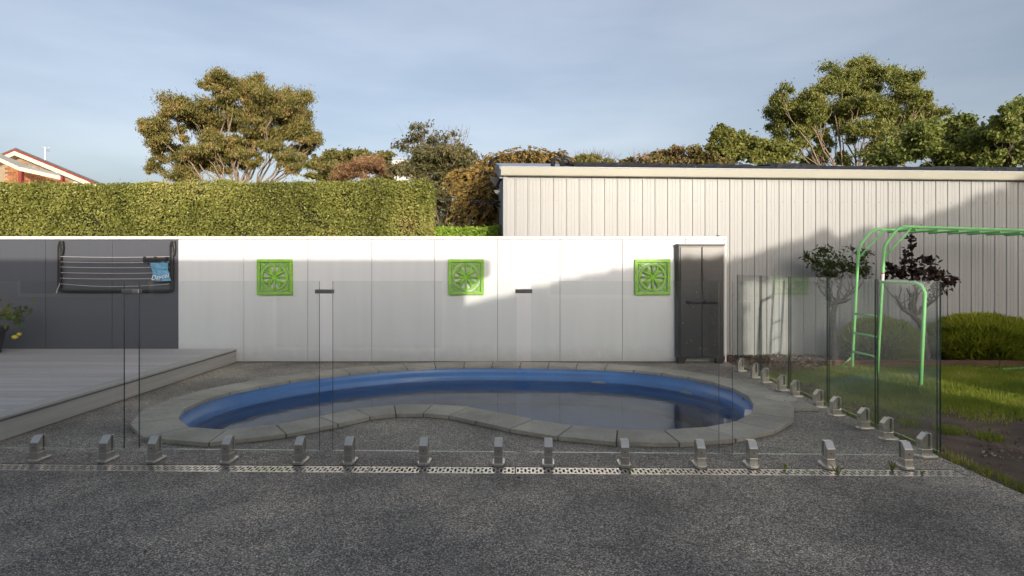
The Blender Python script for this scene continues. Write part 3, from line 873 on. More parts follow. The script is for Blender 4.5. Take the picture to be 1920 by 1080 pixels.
# ------------------------------------------------------------------ clothesline, peg rack, peg bag
LD = WALL_D - .05
cl = thing('clothesline', 'folded down wall-mounted black clothesline on the charcoal wall', 'clothesline', (GX(215, LD), WALL_D, 0))
xa, xb = GX(112, LD), GX(322, LD)
for xk in (xa, xb):
    mb = MB(); zt, zb = GZ(452, LD), GZ(479, LD)
    mb.extrude([(xk - .015, WALL_D - .004, zt), (xk + .035, WALL_D - .004, zt), (xk + .045, WALL_D - .004, (zt + zb) / 2), (xk + .03, WALL_D - .004, zb), (xk - .005, WALL_D - .004, zb), (xk - .035, WALL_D - .004, (zt + zb) / 2 + .03)], (0, -.05, 0))
    mb.build('bracket', M['black_plastic'], cl, bevel=.006)
    mb = MB(); mb.box((xk - .022, LD - .02, GZ(545, LD)), (xk + .022, LD + .02, GZ(463, LD))); mb.build('side_arm', M['black_plastic'], cl, bevel=.006)
mb = MB(); zz = GZ(544, LD)
mb.tube([(xa, LD, zz + .03), (xa + .02, LD, zz), (xa + .08, LD, zz - .012), (xb - .08, LD, zz - .012), (xb - .02, LD, zz), (xb, LD, zz + .03)], .022, 8); mb.build('front_bar', M['black_plastic'], cl, smooth=True)
for k, v in enumerate((481, 491, 500.5, 511, 521.5, 532)):
    mb = MB(); z_ = GZ(v, LD); s = .012 if v < 530 else .04
    mb.tube([(xa + .02 + (xb - xa - .04) * t, LD - .012, z_ - s * 4 * t * (1 - t)) for t in [i / 10 for i in range(11)]], .0035, 5)
    mb.build('line', M['cord'], cl)
mb = MB(); mb.tube([(xa + .02, LD - .02, GZ(531, LD)), (xa - .005, LD - .03, GZ(541, LD)), (xa - .03, LD - .03, GZ(550, LD))], .005, 5); mb.build('loose_cord', M['cord'], cl)
rack = thing('peg_rack', 'small black comb-like peg rack on the clothesline above the blue bag', 'peg rack', P(291, 487, LD - .03))
mb = MB(); a, b = P(268, 490, LD - .03), P(314, 484, LD - .03)
mb.box((a.x, LD - .04, a.z), (b.x, LD - .02, b.z)); mb.build('bar', M['black_plastic'], rack)
for u in (271, 291, 312):
    mb = MB(); c = P(u, 483, LD - .03); mb.box((c.x - .013, LD - .042, c.z - .02), (c.x + .013, LD - .018, c.z + .012)); mb.build('hook', M['black_plastic'], rack)
for k in range(14):
    mb = MB(); c = P(270 + k * 3.3, 489, LD - .04); mb.box((c.x - .006, LD - .047, c.z - .03), (c.x + .006, LD - .040, c.z + .012)); mb.build('tooth', M['black_plastic'], rack)
bag = thing('peg_bag', 'crumpled light blue cloth peg bag with white lettering on the clothesline', 'bag', P(299, 527, LD - .05))
gw, gh = 18, 22
outl_l = [(278, 492), (281, 503), (284, 507), (284, 517), (285, 528)]
outl_r = [(314, 490), (313, 503), (314, 508), (316, 517), (319, 527)]
def edge(lst, t):
    f = t * (len(lst) - 1); i = min(int(f), len(lst) - 2); f -= i
    return (lst[i][0] + (lst[i+1][0] - lst[i][0]) * f, lst[i][1] + (lst[i+1][1] - lst[i][1]) * f)
mb = MB()
for layer in (0, 1):
    for j in range(gh + 1):
        for i in range(gw + 1):
            t, s = j / gh, i / gw
            (u0, v0), (u1, v1) = edge(outl_l, t), edge(outl_r, t)
            p = P(u0 + (u1 - u0) * s, v0 + (v1 - v0) * s, LD - .05)
            f = noise.noise(Vector((s * 3.2 + t * 2, t * 5 - s * 1.5, 2.0))) * .022 + noise.noise(Vector((s * 7, t * 9 + s * 4, 5.0))) * .009
            bul = .03 * math.sin(math.pi * s) * (.3 + .7 * t)
            mb.v.append((p.x, (LD - .035 - bul - f) if layer == 0 else (LD - .016 + .1 * f), p.z))
W1 = gw + 1; N1 = W1 * (gh + 1)
for j in range(gh):
    for i in range(gw):
        q = (j*W1 + i, j*W1 + i + 1, (j+1)*W1 + i + 1, (j+1)*W1 + i)
        mb.f.append(q[::-1]); mb.m.append(0); mb.f.append(tuple(N1 + k for k in q)); mb.m.append(0)
rim = [i for i in range(W1)] + [j*W1 + gw for j in range(1, gh + 1)] + [gh*W1 + i for i in range(gw - 1, -1, -1)] + [j*W1 for j in range(gh - 1, 0, -1)]
for a, b in zip(rim, rim[1:] + rim[:1]): mb.f.append((a, b, N1 + b, N1 + a)); mb.m.append(0)
mb.build('cloth', M['bag'], bag, smooth=True)
tc = bpy.data.curves.new('lettering', 'FONT'); tc.body = 'Daycel'; tc.size = .092; tc.extrude = .001; tc.align_x = 'CENTER'; tc.shear = .25
tob = bpy.data.objects.new('lettering_tmp', tc); COL.objects.link(tob)
dg = bpy.context.evaluated_depsgraph_get()
tme = bpy.data.meshes.new_from_object(tob.evaluated_get(dg)); bpy.data.objects.remove(tob)
tme.materials.clear(); tme.materials.append(M['print'])
# wrap the flat print on to the cloth front
lo = P(300, 523, LD - .07)
for v in tme.vertices:
    x_, y_ = v.co.x, v.co.y
    v.co = Vector((lo.x - bag.location.x + x_, -.070 - .010 * math.cos(x_ * 9) - bag.location.y + LD + (v.co.z * .5), lo.z - bag.location.z + y_ + x_ * .16))
link('lettering', tme, bag)

# ------------------------------------------------------------------ glass fence
GLT, GLB, GTH = 1.285, .085, .012
GRP = 'frameless glass fence panels'
def spigot_mesh():
    mb = MB()
    w, s = .029, .0066           # half width along the fence, half slot
    for sg in (-1, 1):
        y0, y1 = sg * s, (-.056 if sg < 0 else .026)
        # jaw with sloping outer top
        pr = [(y0, .070), (y1, .070), (y1, .138 if sg < 0 else .165), (y0 + sg * .012, .182), (y0, .182)]
        if sg < 0: pr = pr[::-1]
        mb.extrude([(-w, a, b) for a, b in pr][::-1], (2 * w, 0, 0))
    mb.box((-w, -.056, .018), (w, .026, .0698))
    return mb.mesh('spigot', M['steel'])
def plate_mesh():
    mb = MB(); a, b = .043, .072
    mb.prism([(-a, -b + .022), (-a + .016, -b), (a - .016, -b), (a, -b + .022), (a, b - .022), (a - .016, b), (-a + .016, b), (-a, b - .022)], .001, .019)
    return mb.mesh('base_plate', M['steel'])
SPM, PLM = spigot_mesh(), plate_mesh()
def bolt_mesh():
    mb = MB(); mb.tube([(0, -.0565, .105), (0, -.058, .105)], .006, 8); return mb.mesh('grub_screw', M['dark_steel'])
BOM = bolt_mesh()
def glass_panel(a, b, spots, label, top=GLT):
    """a, b: ground points of the two ends (2D); spots: fractions along for the spigots"""
    a, b = Vector(a), Vector(b); mid_ = (a + b) / 2; t = (b - a).normalized(); ang = math.atan2(t.y, t.x); L = (b - a).length
    root = thing('glass_fence', label, 'glass fence', (mid_.x, mid_.y, 0), GRP)
    root.rotation_euler.z = ang
    h = GTH / 2; mb = MB()
    x0, x1 = -L / 2, L / 2
    mb.face([(x0, -h, GLB), (x1, -h, GLB), (x1, -h, top), (x0, -h, top)], 0)
    mb.face([(x1, h, GLB), (x0, h, GLB), (x0, h, top), (x1, h, top)], 0)
    mb.face([(x0, h, GLB), (x0, -h, GLB), (x0, -h, top), (x0, h, top)], 1)
    mb.face([(x1, -h, GLB), (x1, h, GLB), (x1, h, top), (x1, -h, top)], 1)
    mb.face([(x0, -h, top), (x1, -h, top), (x1, h, top), (x0, h, top)], 1)
    mb.face([(x0, h, GLB), (x1, h, GLB), (x1, -h, GLB), (x0, -h, GLB)], 2)
    me = mb.mesh('pane', [M['glass'], M['glass_edge'], M['glass_foot_glint']]); pn = link('pane', me, root)
    md = pn.modifiers.new('arris', 'BEVEL'); md.width = .003; md.segments = 1; md.material = 1
    for f in spots:
        sgt = link('spigot', SPM, root, (x0 + f, 0, 0))
        md = sgt.modifiers.new('bevel', 'BEVEL'); md.width = .003; md.segments = 2; md.limit_method = 'ANGLE'
        pl = link('base_plate', PLM, sgt); link('grub_screw', BOM, sgt)
        md = pl.modifiers.new('bevel', 'BEVEL'); md.width = .003; md.segments = 2; md.limit_method = 'ANGLE'
    return root
def fx(u):                       # point of the front fence line under photo column u
    k = (u - VPX) / FOC; x_ = 4.129 * k / (1 + .0257 * k); return Vector((x_, front_d(x_)))
front = [(-75, 233, (-52, 75, 203), 'leftmost glass panel of the front fence, ending beside the raised deck'),
         (261, 599, (293, 430, 565), 'front glass panel before the clothesline end of the pool'),
         (624, 968, (657, 796, 935), 'middle front glass panel before the narrow waist of the pool'),
         (996, 1348, (1028, 1170, 1311), 'front glass panel before the wide right half of the pool and the cabinet'),
         (1373, 1757, (1408, 1551, 1695), 'rightmost front glass panel meeting the side fence at the corner')]
for u0, u1, sp_, lab in front:
    a, b = fx(u0), fx(u1)
    glass_panel(a, b, [(fx(s) - a).length if s > u0 else .12 for s in sp_], lab)
SX = 2.975
side_edges = [4.10, 4.84, 5.60, 6.37, 7.13, 7.88]
side_edges = [FOC * SX / (u - VPX) for u in (1763, 1641, 1551, 1479, 1425, 1381)]
labs = ['nearest side glass panel in front of the green climbing frame', 'second side glass panel from the front corner, crossing the ladder of the frame',
        'third side glass panel from the front corner, beside the skimmer lid', 'fourth side glass panel from the front corner, before the shed wall',
        'farthest side glass panel, next to the dark cabinet']
for i in range(5):
    y0, y1 = side_edges[i], side_edges[i + 1]
    L = y1 - y0 - .035
    glass_panel((SX, y1 - .035), (SX, y0), [.14, L - .14], labs[i])
mbk = 0
for u0, u1, v, lab in ((231, 262, 545.5, 'grey latch bridging the gap by the leftmost glass panel'), (592, 625, 546.5, 'grey clamp bridging the gap left of the middle glass panel'),
                       (966, 998, 546, 'dark clamp bridging the gap right of the middle glass panel')):
    a, b = fx(u0), fx(u1); z_ = GZ(v, (a.y + b.y) / 2)
    c = thing('glass_clamp', lab, 'clamp', ((a.x + b.x) / 2, (a.y + b.y) / 2, z_), 'clamps joining the front glass')
    mb = MB(); mb.box((a.x, a.y - .02, z_ - .014), (b.x, a.y - .0075, z_ + .014)); mb.build('front_plate', M['dark_steel'], c, bevel=.002)
    mb = MB(); mb.box((a.x, a.y + .0075, z_ - .014), (b.x, a.y + .02, z_ + .014)); mb.build('back_plate', M['dark_steel'], c, bevel=.002)
    if u0 == 231:
        mb = MB(); mb.box((b.x - .035, a.y - .034, z_ - .016), (b.x + .006, a.y - .0205, z_ + .010)); mb.build('latch_body', M['steel'], c, bevel=.003)

# ------------------------------------------------------------------ shed
s0 = Vector((GX(945, 9.0), 9.0)); sdir = Vector((1, .058)).normalized(); sback = Vector((-sdir.y, sdir.x))
def SP(a, o, z): w = s0 + sdir * a + sback * o; return (w.x, w.y, z)
SH_T = GZ(328, 9.0); SLEN, SDEP = 14.0, 7.0
shed = thing('steel_shed', 'long cream steel shed with ribbed walls behind the pool wall', 'shed', (s0.x, s0.y, 0))
pitch_ = .1985; per = 4; a = 0.0
def sheet_mesh(n):
    mb = MB(); pts = []
    for k in range(n):
        x_ = k * pitch_
        pts += [(x_, 0), (x_ + .045, 0), (x_ + .047, -.003), (x_ + .055, -.003), (x_ + .057, 0), (x_ + .095, 0), (x_ + .097, -.003), (x_ + .105, -.003), (x_ + .107, 0), (x_ + .163, 0), (x_ + .171, -.013), (x_ + .187, -.013), (x_ + .195, 0)]
    pts.append((n * pitch_, 0))
    for p, q in zip(pts, pts[1:]):
        mb.face([SP(p[0], p[1], .0), SP(q[0], q[1], .0), SP(q[0], q[1], SH_T), SP(p[0], p[1], SH_T)])
    return mb.mesh('wall_sheet', M['shed'], SP(0, 0, 0))
shm = sheet_mesh(per)
mb = MB()
for k in range(per):
    for zz in (2.42, .95):
        mb.box(SP(k * pitch_ + .020, -.008, zz - .006)[:2] + (zz - .006,), SP(k * pitch_ + .032, .0, zz)[:2] + (zz + .006,))
scm = mb.mesh('screw', M['dark_steel'], SP(0, 0, 0))
for k in range(int(SLEN / (per * pitch_)) + 1):
    o_ = sdir * (k * per * pitch_)
    shs = link('wall_sheet', shm, shed, (o_.x, o_.y, 0)); link('screw', scm, shs)
SLEN = (int(SLEN / (per * pitch_)) + 1) * per * pitch_
mb = MB(); gt, gb = GZ(313, 8.9), GZ(329, 8.9)
prof_ = [(-.11, gb + .01), (-.10, gb), (-.004, gb), (-.004, gt), (-.012, gt), (-.012, gb + .012), (-.095, gb + .012), (-.10, gt - .01), (-.12, gt), (-.125, gt - .012)]
n = len(mb.v)
mb.extrude([SP(-.05, o, z) for o, z in prof_], tuple((sdir * (SLEN + .05)).to_3d()))
mb.build('gutter', M['shed_trim'], shed)
ridge_o, ridge_z = SDEP / 2, gt + math.tan(R(11.0)) * SDEP / 2
mb = MB()
for sg in (0, 1):
    o0, o1 = (-.02, ridge_o) if sg == 0 else (SDEP + .02, ridge_o)
    z0 = gt + .006
    mb.hexa([SP(-.06, o0, z0), SP(SLEN, o0, z0), SP(SLEN, o1, ridge_z), SP(-.06, o1, ridge_z), SP(-.06, o0, z0 + .02), SP(SLEN, o0, z0 + .02), SP(SLEN, o1, ridge_z + .02), SP(-.06, o1, ridge_z + .02)])
mb.build('roof', M['roof_steel'], shed)
mb = MB(); mb.extrude([SP(-.012, 0.012, 0), SP(-.012, SDEP, 0), SP(-.012, SDEP, gt - .02), SP(-.012, ridge_o, ridge_z - .03), SP(-.012, .012, gt - .03)], tuple((sdir * .01).to_3d()))
mb.build('end_wall', M['shed_end_shade'], shed)
mb = MB(); mb.extrude([SP(-.07, -.02, gt - .16), SP(-.07, ridge_o, ridge_z - .17), SP(-.07, ridge_o, ridge_z + .022), SP(-.07, -.02, gt + .028)], tuple((sdir * .05).to_3d()))
mb.build('barge_board', M['shed_end_shade'], shed)
mb = MB(); mb.box((s0.x - .012, s0.y - .03, 0), (s0.x + .045, s0.y + .012, SH_T)); mb.build('corner_flashing', M['shed'], shed)
mb = MB(); mb.extrude([SP(-.02, .8, 0), SP(-.02, 3.2, 0), SP(-.02, 3.2, 2.1), SP(-.02, .8, 2.1)], tuple((sdir * -.02).to_3d())); mb.build('roller_door', M['black_plastic'], shed)
# solar matting on the roof: a black tube bundle with loose folds
def roof_z(o): return gt + .03 + (o + .02) * math.tan(R(11.0))
mt = thing('solar_matting', 'rumpled black solar heating mats lying along the shed roof edge', 'solar mat', SP(1.0, .3, gt))
a = 1.1
while a < 12.5:
    L = random.uniform(.8, 1.5); mb = MB(); seg = 14
    hh = [random.uniform(.02, .07) for _ in range(seg + 1)]
    if 3.3 < a < 4.6: hh = [h_ * 1.4 for h_ in hh]
    for i in range(seg):
        x0_, x1_ = a + L * i / seg, a + L * (i + 1) / seg
        ds = [(.10, 0, 0), (.16, 1, 1), (.5, .8, .9), (.9, .4, .4)]
        for (o0, f0, _), (o1, f1, _) in zip(ds, ds[1:]):
            mb.face([SP(x0_, o0, roof_z(o0) + hh[i] * f0), SP(x1_, o0, roof_z(o0) + hh[i+1] * f0), SP(x1_, o1, roof_z(o1) + hh[i+1] * f1), SP(x0_, o1, roof_z(o1) + hh[i] * f1)])
    mb.build('mat', M['mat_black'], mt)
    a += L * random.uniform(.9, 1.02)
for a_ in (.78, .93):
    mb = MB(); mb.tube([SP(a_, .25, roof_z(.25) - .02), SP(a_, .22, roof_z(.2) + .09), SP(a_ + .03, .2, roof_z(.2) + .13), SP(a_ + .10, .2, roof_z(.2) + .11), SP(a_ + .14, .22, roof_z(.2) + .04)], .035, 8)
    mb.build('pipe_bend', M['mat_black'], mt, smooth=True)
mb = MB(); mb.tube([SP(.9, .3, roof_z(.3) + .03), SP(2.2, .3, roof_z(.3) + .04)], .03, 8); mb.build('header_pipe', M['mat_black'], mt, smooth=True)

# lights and basketball ring on the shed's end wall
fl = thing('flood_light', 'black flood light on the corner of the shed above the ring', 'light', SP(-.02, .45, GZ(337, 9.4)))
c = Vector(SP(-.02, .45, GZ(337, 9.4)))
mb = MB(); mb.hexa([c + Vector(q) for q in ((-.17, -.05, -.02), (-.10, -.05, -.11), (-.06, .09, -.08), (-.13, .09, .0), (-.19, -.05, .06), (-.02, -.05, .03), (-.01, .09, .02), (-.15, .09, .07))]); mb.build('lamp_head', M['black_plastic'], fl)
mb = MB(); mb.tube([c + Vector((-.06, .02, 0)), c], .014, 6); mb.build('arm', M['black_plastic'], fl)
sn_ = thing('motion_sensor', 'small pale sensor light under the black flood light', 'light', SP(-.02, .5, GZ(357, 9.45)))
c = Vector(SP(-.02, .5, GZ(357, 9.45)))
mb = MB(); mb.tube([c + Vector((-.12, -.03, -.0)), c + Vector((-.07, 0, -.03)), c + Vector((-.02, 0, .02))], [.012, .045, .02], 8); mb.build('sensor_head', M['white_plastic'], sn_, smooth=True)
rg = thing('basketball_ring', 'black basketball ring sticking out from the shed end', 'basketball ring', SP(-.02, 1.4, GZ(378, 10.3)))
c = Vector(SP(-.02, 1.4, GZ(378, 10.3))); rr = .225
mb = MB(); cc = c + Vector((-.30, 0, 0))
mb.tube([cc + Vector((rr * math.cos(t), rr * math.sin(t), 0)) for t in [2 * math.pi * i / 24 for i in range(25)]], .011, 6, cap=False); mb.build('hoop', M['black_plastic'], rg, smooth=True)
for dy in (-.07, .07):
    mb = MB(); mb.tube([cc + Vector((rr * .9, dy, 0)), c + Vector((0.02, dy, 0))], .011, 6); mb.tube([cc + Vector((rr * .4, dy * 2.4, -.005)), c + Vector((.02, dy, -.08))], .010, 6); mb.build('bracket_arm', M['black_plastic'], rg)

# ------------------------------------------------------------------ hedges
def box_hedge(name, label, x0, x1, y0, y1, z0, z1a, z1b, mat, n_front, n_top, n_end, size, core):
    root = thing(name, label, 'hedge', ((x0 + x1) / 2, (y0 + y1) / 2, 0))
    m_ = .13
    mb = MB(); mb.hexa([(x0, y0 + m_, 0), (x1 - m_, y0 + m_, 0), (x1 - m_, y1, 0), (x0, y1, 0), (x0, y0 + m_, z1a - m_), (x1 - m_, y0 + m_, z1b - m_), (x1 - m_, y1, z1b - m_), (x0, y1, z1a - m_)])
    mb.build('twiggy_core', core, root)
    U = RNG.uniform
    def topz(x): return z1a + (z1b - z1a) * (x - x0) / (x1 - x0)
    def lump(x, z): return .035 * np.sin(x * 2.1 + z * 1.3) + .03 * np.sin(x * 5.3 - z * 4.1) + .02 * np.sin(x * 11 + z * 7)
    x = U(x0, x1, n_front); z = z0 + (topz(x) - z0) * U(0, 1, n_front)
    rc = np.maximum(0, z - (topz(x) - .12)) ** 2 * 5 + np.maximum(0, x - (x1 - .12)) ** 2 * 5
    f = np.stack([x, y0 + lump(x, z) + rc + U(0, 1, n_front) ** 1.5 * .16, z], 1)
    # gappy patches
    gap = np.sin(x * 3.7 + 1) * np.sin(z * 6.1 + x * 1.7) + .6 * np.sin(x * 9.1 + z * 8)
    f = f[(gap < 1.02) | (U(0, 1, n_front) < .50)]
    x = U(x0, x1, n_top); y = U(y0, y1, n_top)
    t = np.stack([x, y, topz(x) + .7 * lump(x, y) - U(0, 1, n_top) ** 2 * .14 + (U(0, 1, n_top) > .96) * U(0, .09, n_top)], 1)
    y = U(y0, y1, n_end); z = U(z0, z1b, n_end)
    e = np.stack([x1 + lump(y, z) - U(0, 1, n_end) ** 1.5 * .16, y, z], 1)
    leaves('foliage', np.concatenate([f, t, e]), size, 1.75, mat, root)
    return root
HD = 8.86
box_hedge('clipped_hedge', 'long clipped green hedge growing over the pool wall', -11.5, GX(803, HD), HD, HD + 1.15, 1.45, GZ(347, HD), GZ(337, HD), LM['hedge'], 125000, 44000, 13000, .034, M['core'])
box_hedge('lime_hedge', 'low lime green hedge between the tall hedge and the shed', GX(800, 9.7), GX(934, 9.7), 9.7, 10.3, 1.5, GZ(424, 9.7), GZ(425, 9.7), LM['lime'], 6000, 3000, 400, .045, M['core'])

# ------------------------------------------------------------------ brick house behind the hedge
HZ = 24.0
hs = thing('brick_house', 'orange brick gabled house with cream barge boards behind the hedge', 'house', (GX(40, HZ), HZ, 0))
apx, apz = GX(27, HZ), GZ(281, HZ)
rx, rz = GX(182, HZ), GZ(345, HZ); slope = (apz - rz) / (rx - apx)
lx, lz = apx - 6.0, apz - 6.0 * slope
rx2 = rx + 1.6; rz2 = apz - (rx2 - apx) * slope
mb = MB(); mb.extrude([(lx + .5, HZ + .35, 0), (rx2 - .5, HZ + .35, 0), (rx2 - .5, HZ + .35, rz2 + .1), (apx, HZ + .35, apz - .25), (lx + .5, HZ + .35, lz + .1)], (-5.8, 9, 0)); mb.build('mortar_wall', M['mortar'], hs)
# courses of bricks on the gable face, those that show above the hedge
bm_ = MB(); bm_.box((-.115, -.012, -.038), (.115, .0, .038)); bme = bm_.mesh('brick', M['brick_a'])
zc = 4.2; row = 0; cnt = 0
while zc < apz - .3 and cnt < 300:
    xx = GX(0, HZ) - .1 + (row % 2) * .12
    while xx < rx2 and cnt < 300:
        if zc + .1 < apz - abs(xx - apx) * slope - .33 and xx > GX(-4, HZ):
            link('brick', bme, hs, (xx - hs.location.x, .35, zc)); cnt += 1
        xx += .24
    zc += .086; row += 1
for sgn, ex, ez in ((1, rx2, rz2), (-1, lx, lz)):
    d_ = Vector((ex - apx, 0, ez - apz)); up = Vector((0, 0, 1))
    A, B = Vector((apx, HZ, apz)), Vector((ex, HZ, ez))
    mb = MB(); q = [A - up * .05, B - up * .05, B - up * .22, A - up * .22]
    mb.extrude(q if sgn < 0 else q[::-1], (0, .04, 0)); mb.build('barge_board', M['barge'], hs)
    mb = MB(); q = [A + up * .03, B + up * .03, B - up * .048, A - up * .048]
    mb.extrude(q if sgn < 0 else q[::-1], (0, .05, 0)); mb.build('barge_capping', M['roof_red'], hs)
    mb = MB(); q = [A + up * .10, B + up * .10, B + up * .035, A + up * .035]
    mb.extrude([p + Vector((0, .06, 0)) for p in (q if sgn < 0 else q[::-1])], (-6.0, 9.3, 0)); mb.build('roof_slope', M['roof_tile'], hs)
    mb = MB(); q = [A - up * .20, B - up * .20, B - up * .22, A - up * .22]
    mb.extrude([p + Vector((0, .045, 0)) for p in (q if sgn < 0 else q[::-1])], (0, .30, 0)); mb.build('soffit', M['lining'], hs)
# pergola in front of the gable
pg = thing('pergola', 'cream roofed pergola with red posts before the brick house', 'pergola', (GX(60, 21), 21, 0))
PD = 20.5
a_, b_, c_ = P(-12, 291, PD), P(36, 313, PD), P(113, 330, PD)
a2, b2_, c2 = P(-12, 283, PD + 2.2), P(58, 312, PD + 2.2), P(114, 325.5, PD + 2.2)
def pslab(p, q, q2, p2, th=.13):
    dn_ = Vector((0, 0, th)); mb = MB(); mb.hexa([p - dn_, q - dn_, q2 - dn_, p2 - dn_, p, q, q2, p2]); return mb
pslab(a_, b_, b2_, a2).build('roof_sheet', M['barge'], pg); pslab(b_ + Vector((.004, 0, 0)), c_, c2, b2_ + Vector((.004, 0, 0))).build('roof_sheet', M['barge'], pg)
for c in (b_, c_):
    mb = MB(); mb.box((c.x - .06, PD + .02, 0), (c.x + .06, PD + .14, c.z - (.02 if c is b_ else .0))); mb.build('post', M['roof_red'], pg)
mb = MB(); mb.tube([P(104, 331, PD) + Vector((.2, .6, -.1)), P(165, 350, PD) + Vector((0, .6, -.1))], .05, 4); mb.build('rafter', M['lining'], pg)
at_ = thing('roof_antenna', 'thin television antenna above the roof of the brick house', 'antenna', P(84, 303, 27))
mb = MB(); mb.tube([P(84, 312, 27), P(84, 276, 27)], .010, 5); mb.build('mast', M['steel'], at_)
for k in range(3):
    mb = MB(); p = P(84, 276 + k * 3, 27); mb.tube([p + Vector((-.10 + .02 * k, 0, 0)), p + Vector((.12 - .02 * k, .2, 0))], .012, 4); mb.build('element', M['steel'], at_)

# ------------------------------------------------------------------ trees
GUM_D = 34.0
b1 = px_blobs([(330, 215, 38, 30), (305, 250, 36, 28), (290, 268, 22, 22), (372, 205, 40, 26), (440, 165, 44, 24), (410, 160, 26, 20), (480, 175, 34, 26), (520, 190, 42, 30), (555, 205, 30, 32),
                (455, 205, 44, 24), (500, 245, 46, 24), (420, 240, 34, 18), (560, 245, 30, 26), (590, 262, 14, 22), (545, 225, 30, 24), (375, 235, 34, 20), (390, 290, 46, 26), (360, 312, 40, 24), (430, 305, 36, 26),
                (290, 315, 15, 14), (305, 300, 12, 9), (345, 330, 36, 16), (550, 310, 24, 20), (528, 300, 16, 15), (470, 300, 22, 16), (470, 270, 30, 18), (440, 275, 26, 18), (510, 275, 28, 16), (400, 265, 30, 18), (330, 285, 22, 14), (570, 285, 18, 14), (490, 215, 30, 20)], GUM_D, .9, 1.6)
crown_tree('gum_tree', 'broad spreading gum tree with bronze foliage rising behind the tall hedge', 'tree', (P(440, 345, GUM_D).x, GUM_D, 0), P(446, 372, GUM_D), b1, LM['gum'], M['bark'], .16, 3.2, 6400, .24,
           axis=(0, 0, -.9), spread=.8, shell=.45, flat=.55, holes=.42, hs=1.0)
b2 = px_blobs([(1600, 130, 46, 20), (1560, 160, 40, 26), (1640, 150, 50, 26), (1690, 165, 40, 28), (1520, 190, 44, 30), (1480, 210, 36, 24), (1470, 185, 26, 20), (1500, 240, 40, 26), (1460, 235, 16, 24), (1610, 195, 40, 18),
                (1650, 215, 50, 26), (1710, 205, 34, 30), (1620, 250, 40, 24), (1690, 245, 44, 26), (1750, 220, 36, 24), (1540, 265, 20, 22), (1495, 260, 26, 20), (1730, 190, 20, 20), (1580, 215, 24, 20), (1650, 275, 34, 20), (1560, 232, 26, 20), (1600, 165, 34, 20), (1720, 270, 34, 24), (1468, 275, 22, 20), (1525, 215, 30, 22)], 36.0, .9, 1.8)
crown_tree('gum_tree', 'tall domed gum tree with many pale stems rising behind the shed', 'tree', (P(1590, 310, 36).x, 36, 0), P(1600, 372, 36), b2, LM['gum_green'], M['bark'], .17, 3.0, 6600, .24,
           axis=(0, 0, -.7), spread=.9, shell=.45, flat=.5, holes=.40, hs=1.0)
def dome(name, label, lst, d, lm, bark, ls, asp, per, rt, cat='tree', **kw):
    bl = px_blobs(lst, d, .9, .6)
    u = sum(b[0] for b in lst) / len(lst); v = max(b[1] for b in lst)
    return crown_tree(name, label, cat, (GX(u, d), d, 0), (GX(u, d), d, max(1.0, GZ(v, d) - .6)), bl, lm, bark, ls, asp, per, rt, **kw)
K1 = dict(shell=.3, flat=.2, holes=.12, hs=.7)
dome('olive_tree', 'rounded olive green tree behind the hedge, right of the bronze gum', [(625, 305, 34, 18), (660, 300, 38, 18), (700, 308, 36, 20), (610, 325, 30, 18), (655, 325, 40, 18), (720, 322, 26, 18)], 27, LM['olive'], M['bark_dark'], .20, 2.2, 2600, .12, **K1)
dome('twiggy_shrub', 'rosy brown twiggy shrub just above the tall hedge', [(665, 318, 32, 18), (705, 320, 30, 22), (690, 305, 26, 16), (640, 332, 22, 10)], 22, LM['brown'], M['twig_red'], .15, 6, 2600, .06, 'shrub', axis=(0, 0, .8), spread=.9, **K1)
dome('sparse_tree', 'thin grey-green tree with bare twiggy top behind the hedge end', [(785, 250, 32, 20), (760, 270, 28, 16), (830, 268, 34, 20), (865, 280, 28, 18), (800, 285, 40, 20), (885, 295, 20, 14)], 21, LM['grey'], M['twig'], .13, 2.4, 420, .10, shell=.2, flat=.0, holes=.35, hs=.5, twigs=16)
dome('brown_thicket', 'dense olive brown thicket below the thin twiggy tree', [(800, 310, 50, 26), (850, 305, 44, 28), (880, 330, 36, 30), (770, 325, 36, 20), (840, 345, 46, 30), (860, 385, 40, 40), (835, 410, 30, 30)], 19, LM['grey'], M['twig'], .16, 3.2, 3600, .12, axis=(.2, 0, .5), spread=1.0, **K1)
# the golden cypress: drooping sprays
cyp = [(990, 300, 56, 24), (945, 310, 44, 26), (1035, 300, 34, 20), (905, 340, 36, 30), (900, 390, 36, 38), (930, 365, 34, 40), (885, 365, 22, 26), (925, 420, 34, 26), (870, 330, 18, 16)]
bl = []
for q_ in cyp: bl += px_blobs([q_], 15.5 if q_[0] > 935 else (12.0 if q_[1] > 345 else 13.2), .9, .15)
root = thing('golden_cypress', 'golden brown feathery cypress beside the end of the shed', 'tree', (GX(930, 15.6), 15.6, 0))
mb = MB(); limb(mb, (GX(930, 15.6), 15.6, 0), P(940, 330, 15.6), .16, .06)
for c, r in bl: limb(mb, P(935, 400, 15.6), c, .05, .02)
mb.build('trunk', M['bark_dark'], root)
mb = MB()
for c, r in bl:
    bmq = bmesh.new(); bmesh.ops.create_icosphere(bmq, subdivisions=2, radius=1)
    off = len(mb.v); mb.v += [(c.x + v.co.x * r[0] * .72, c.y + v.co.y * r[1] * .72, c.z + v.co.z * r[2] * .72) for v in bmq.verts]
    for f in bmq.faces: mb.f.append(tuple(off + v.index for v in f.verts)); mb.m.append(0)
    bmq.free()
tag(mb.build('inner_boughs', M['core_brown'], root), kind='stuff')
sp_c, sp_ax = [], []
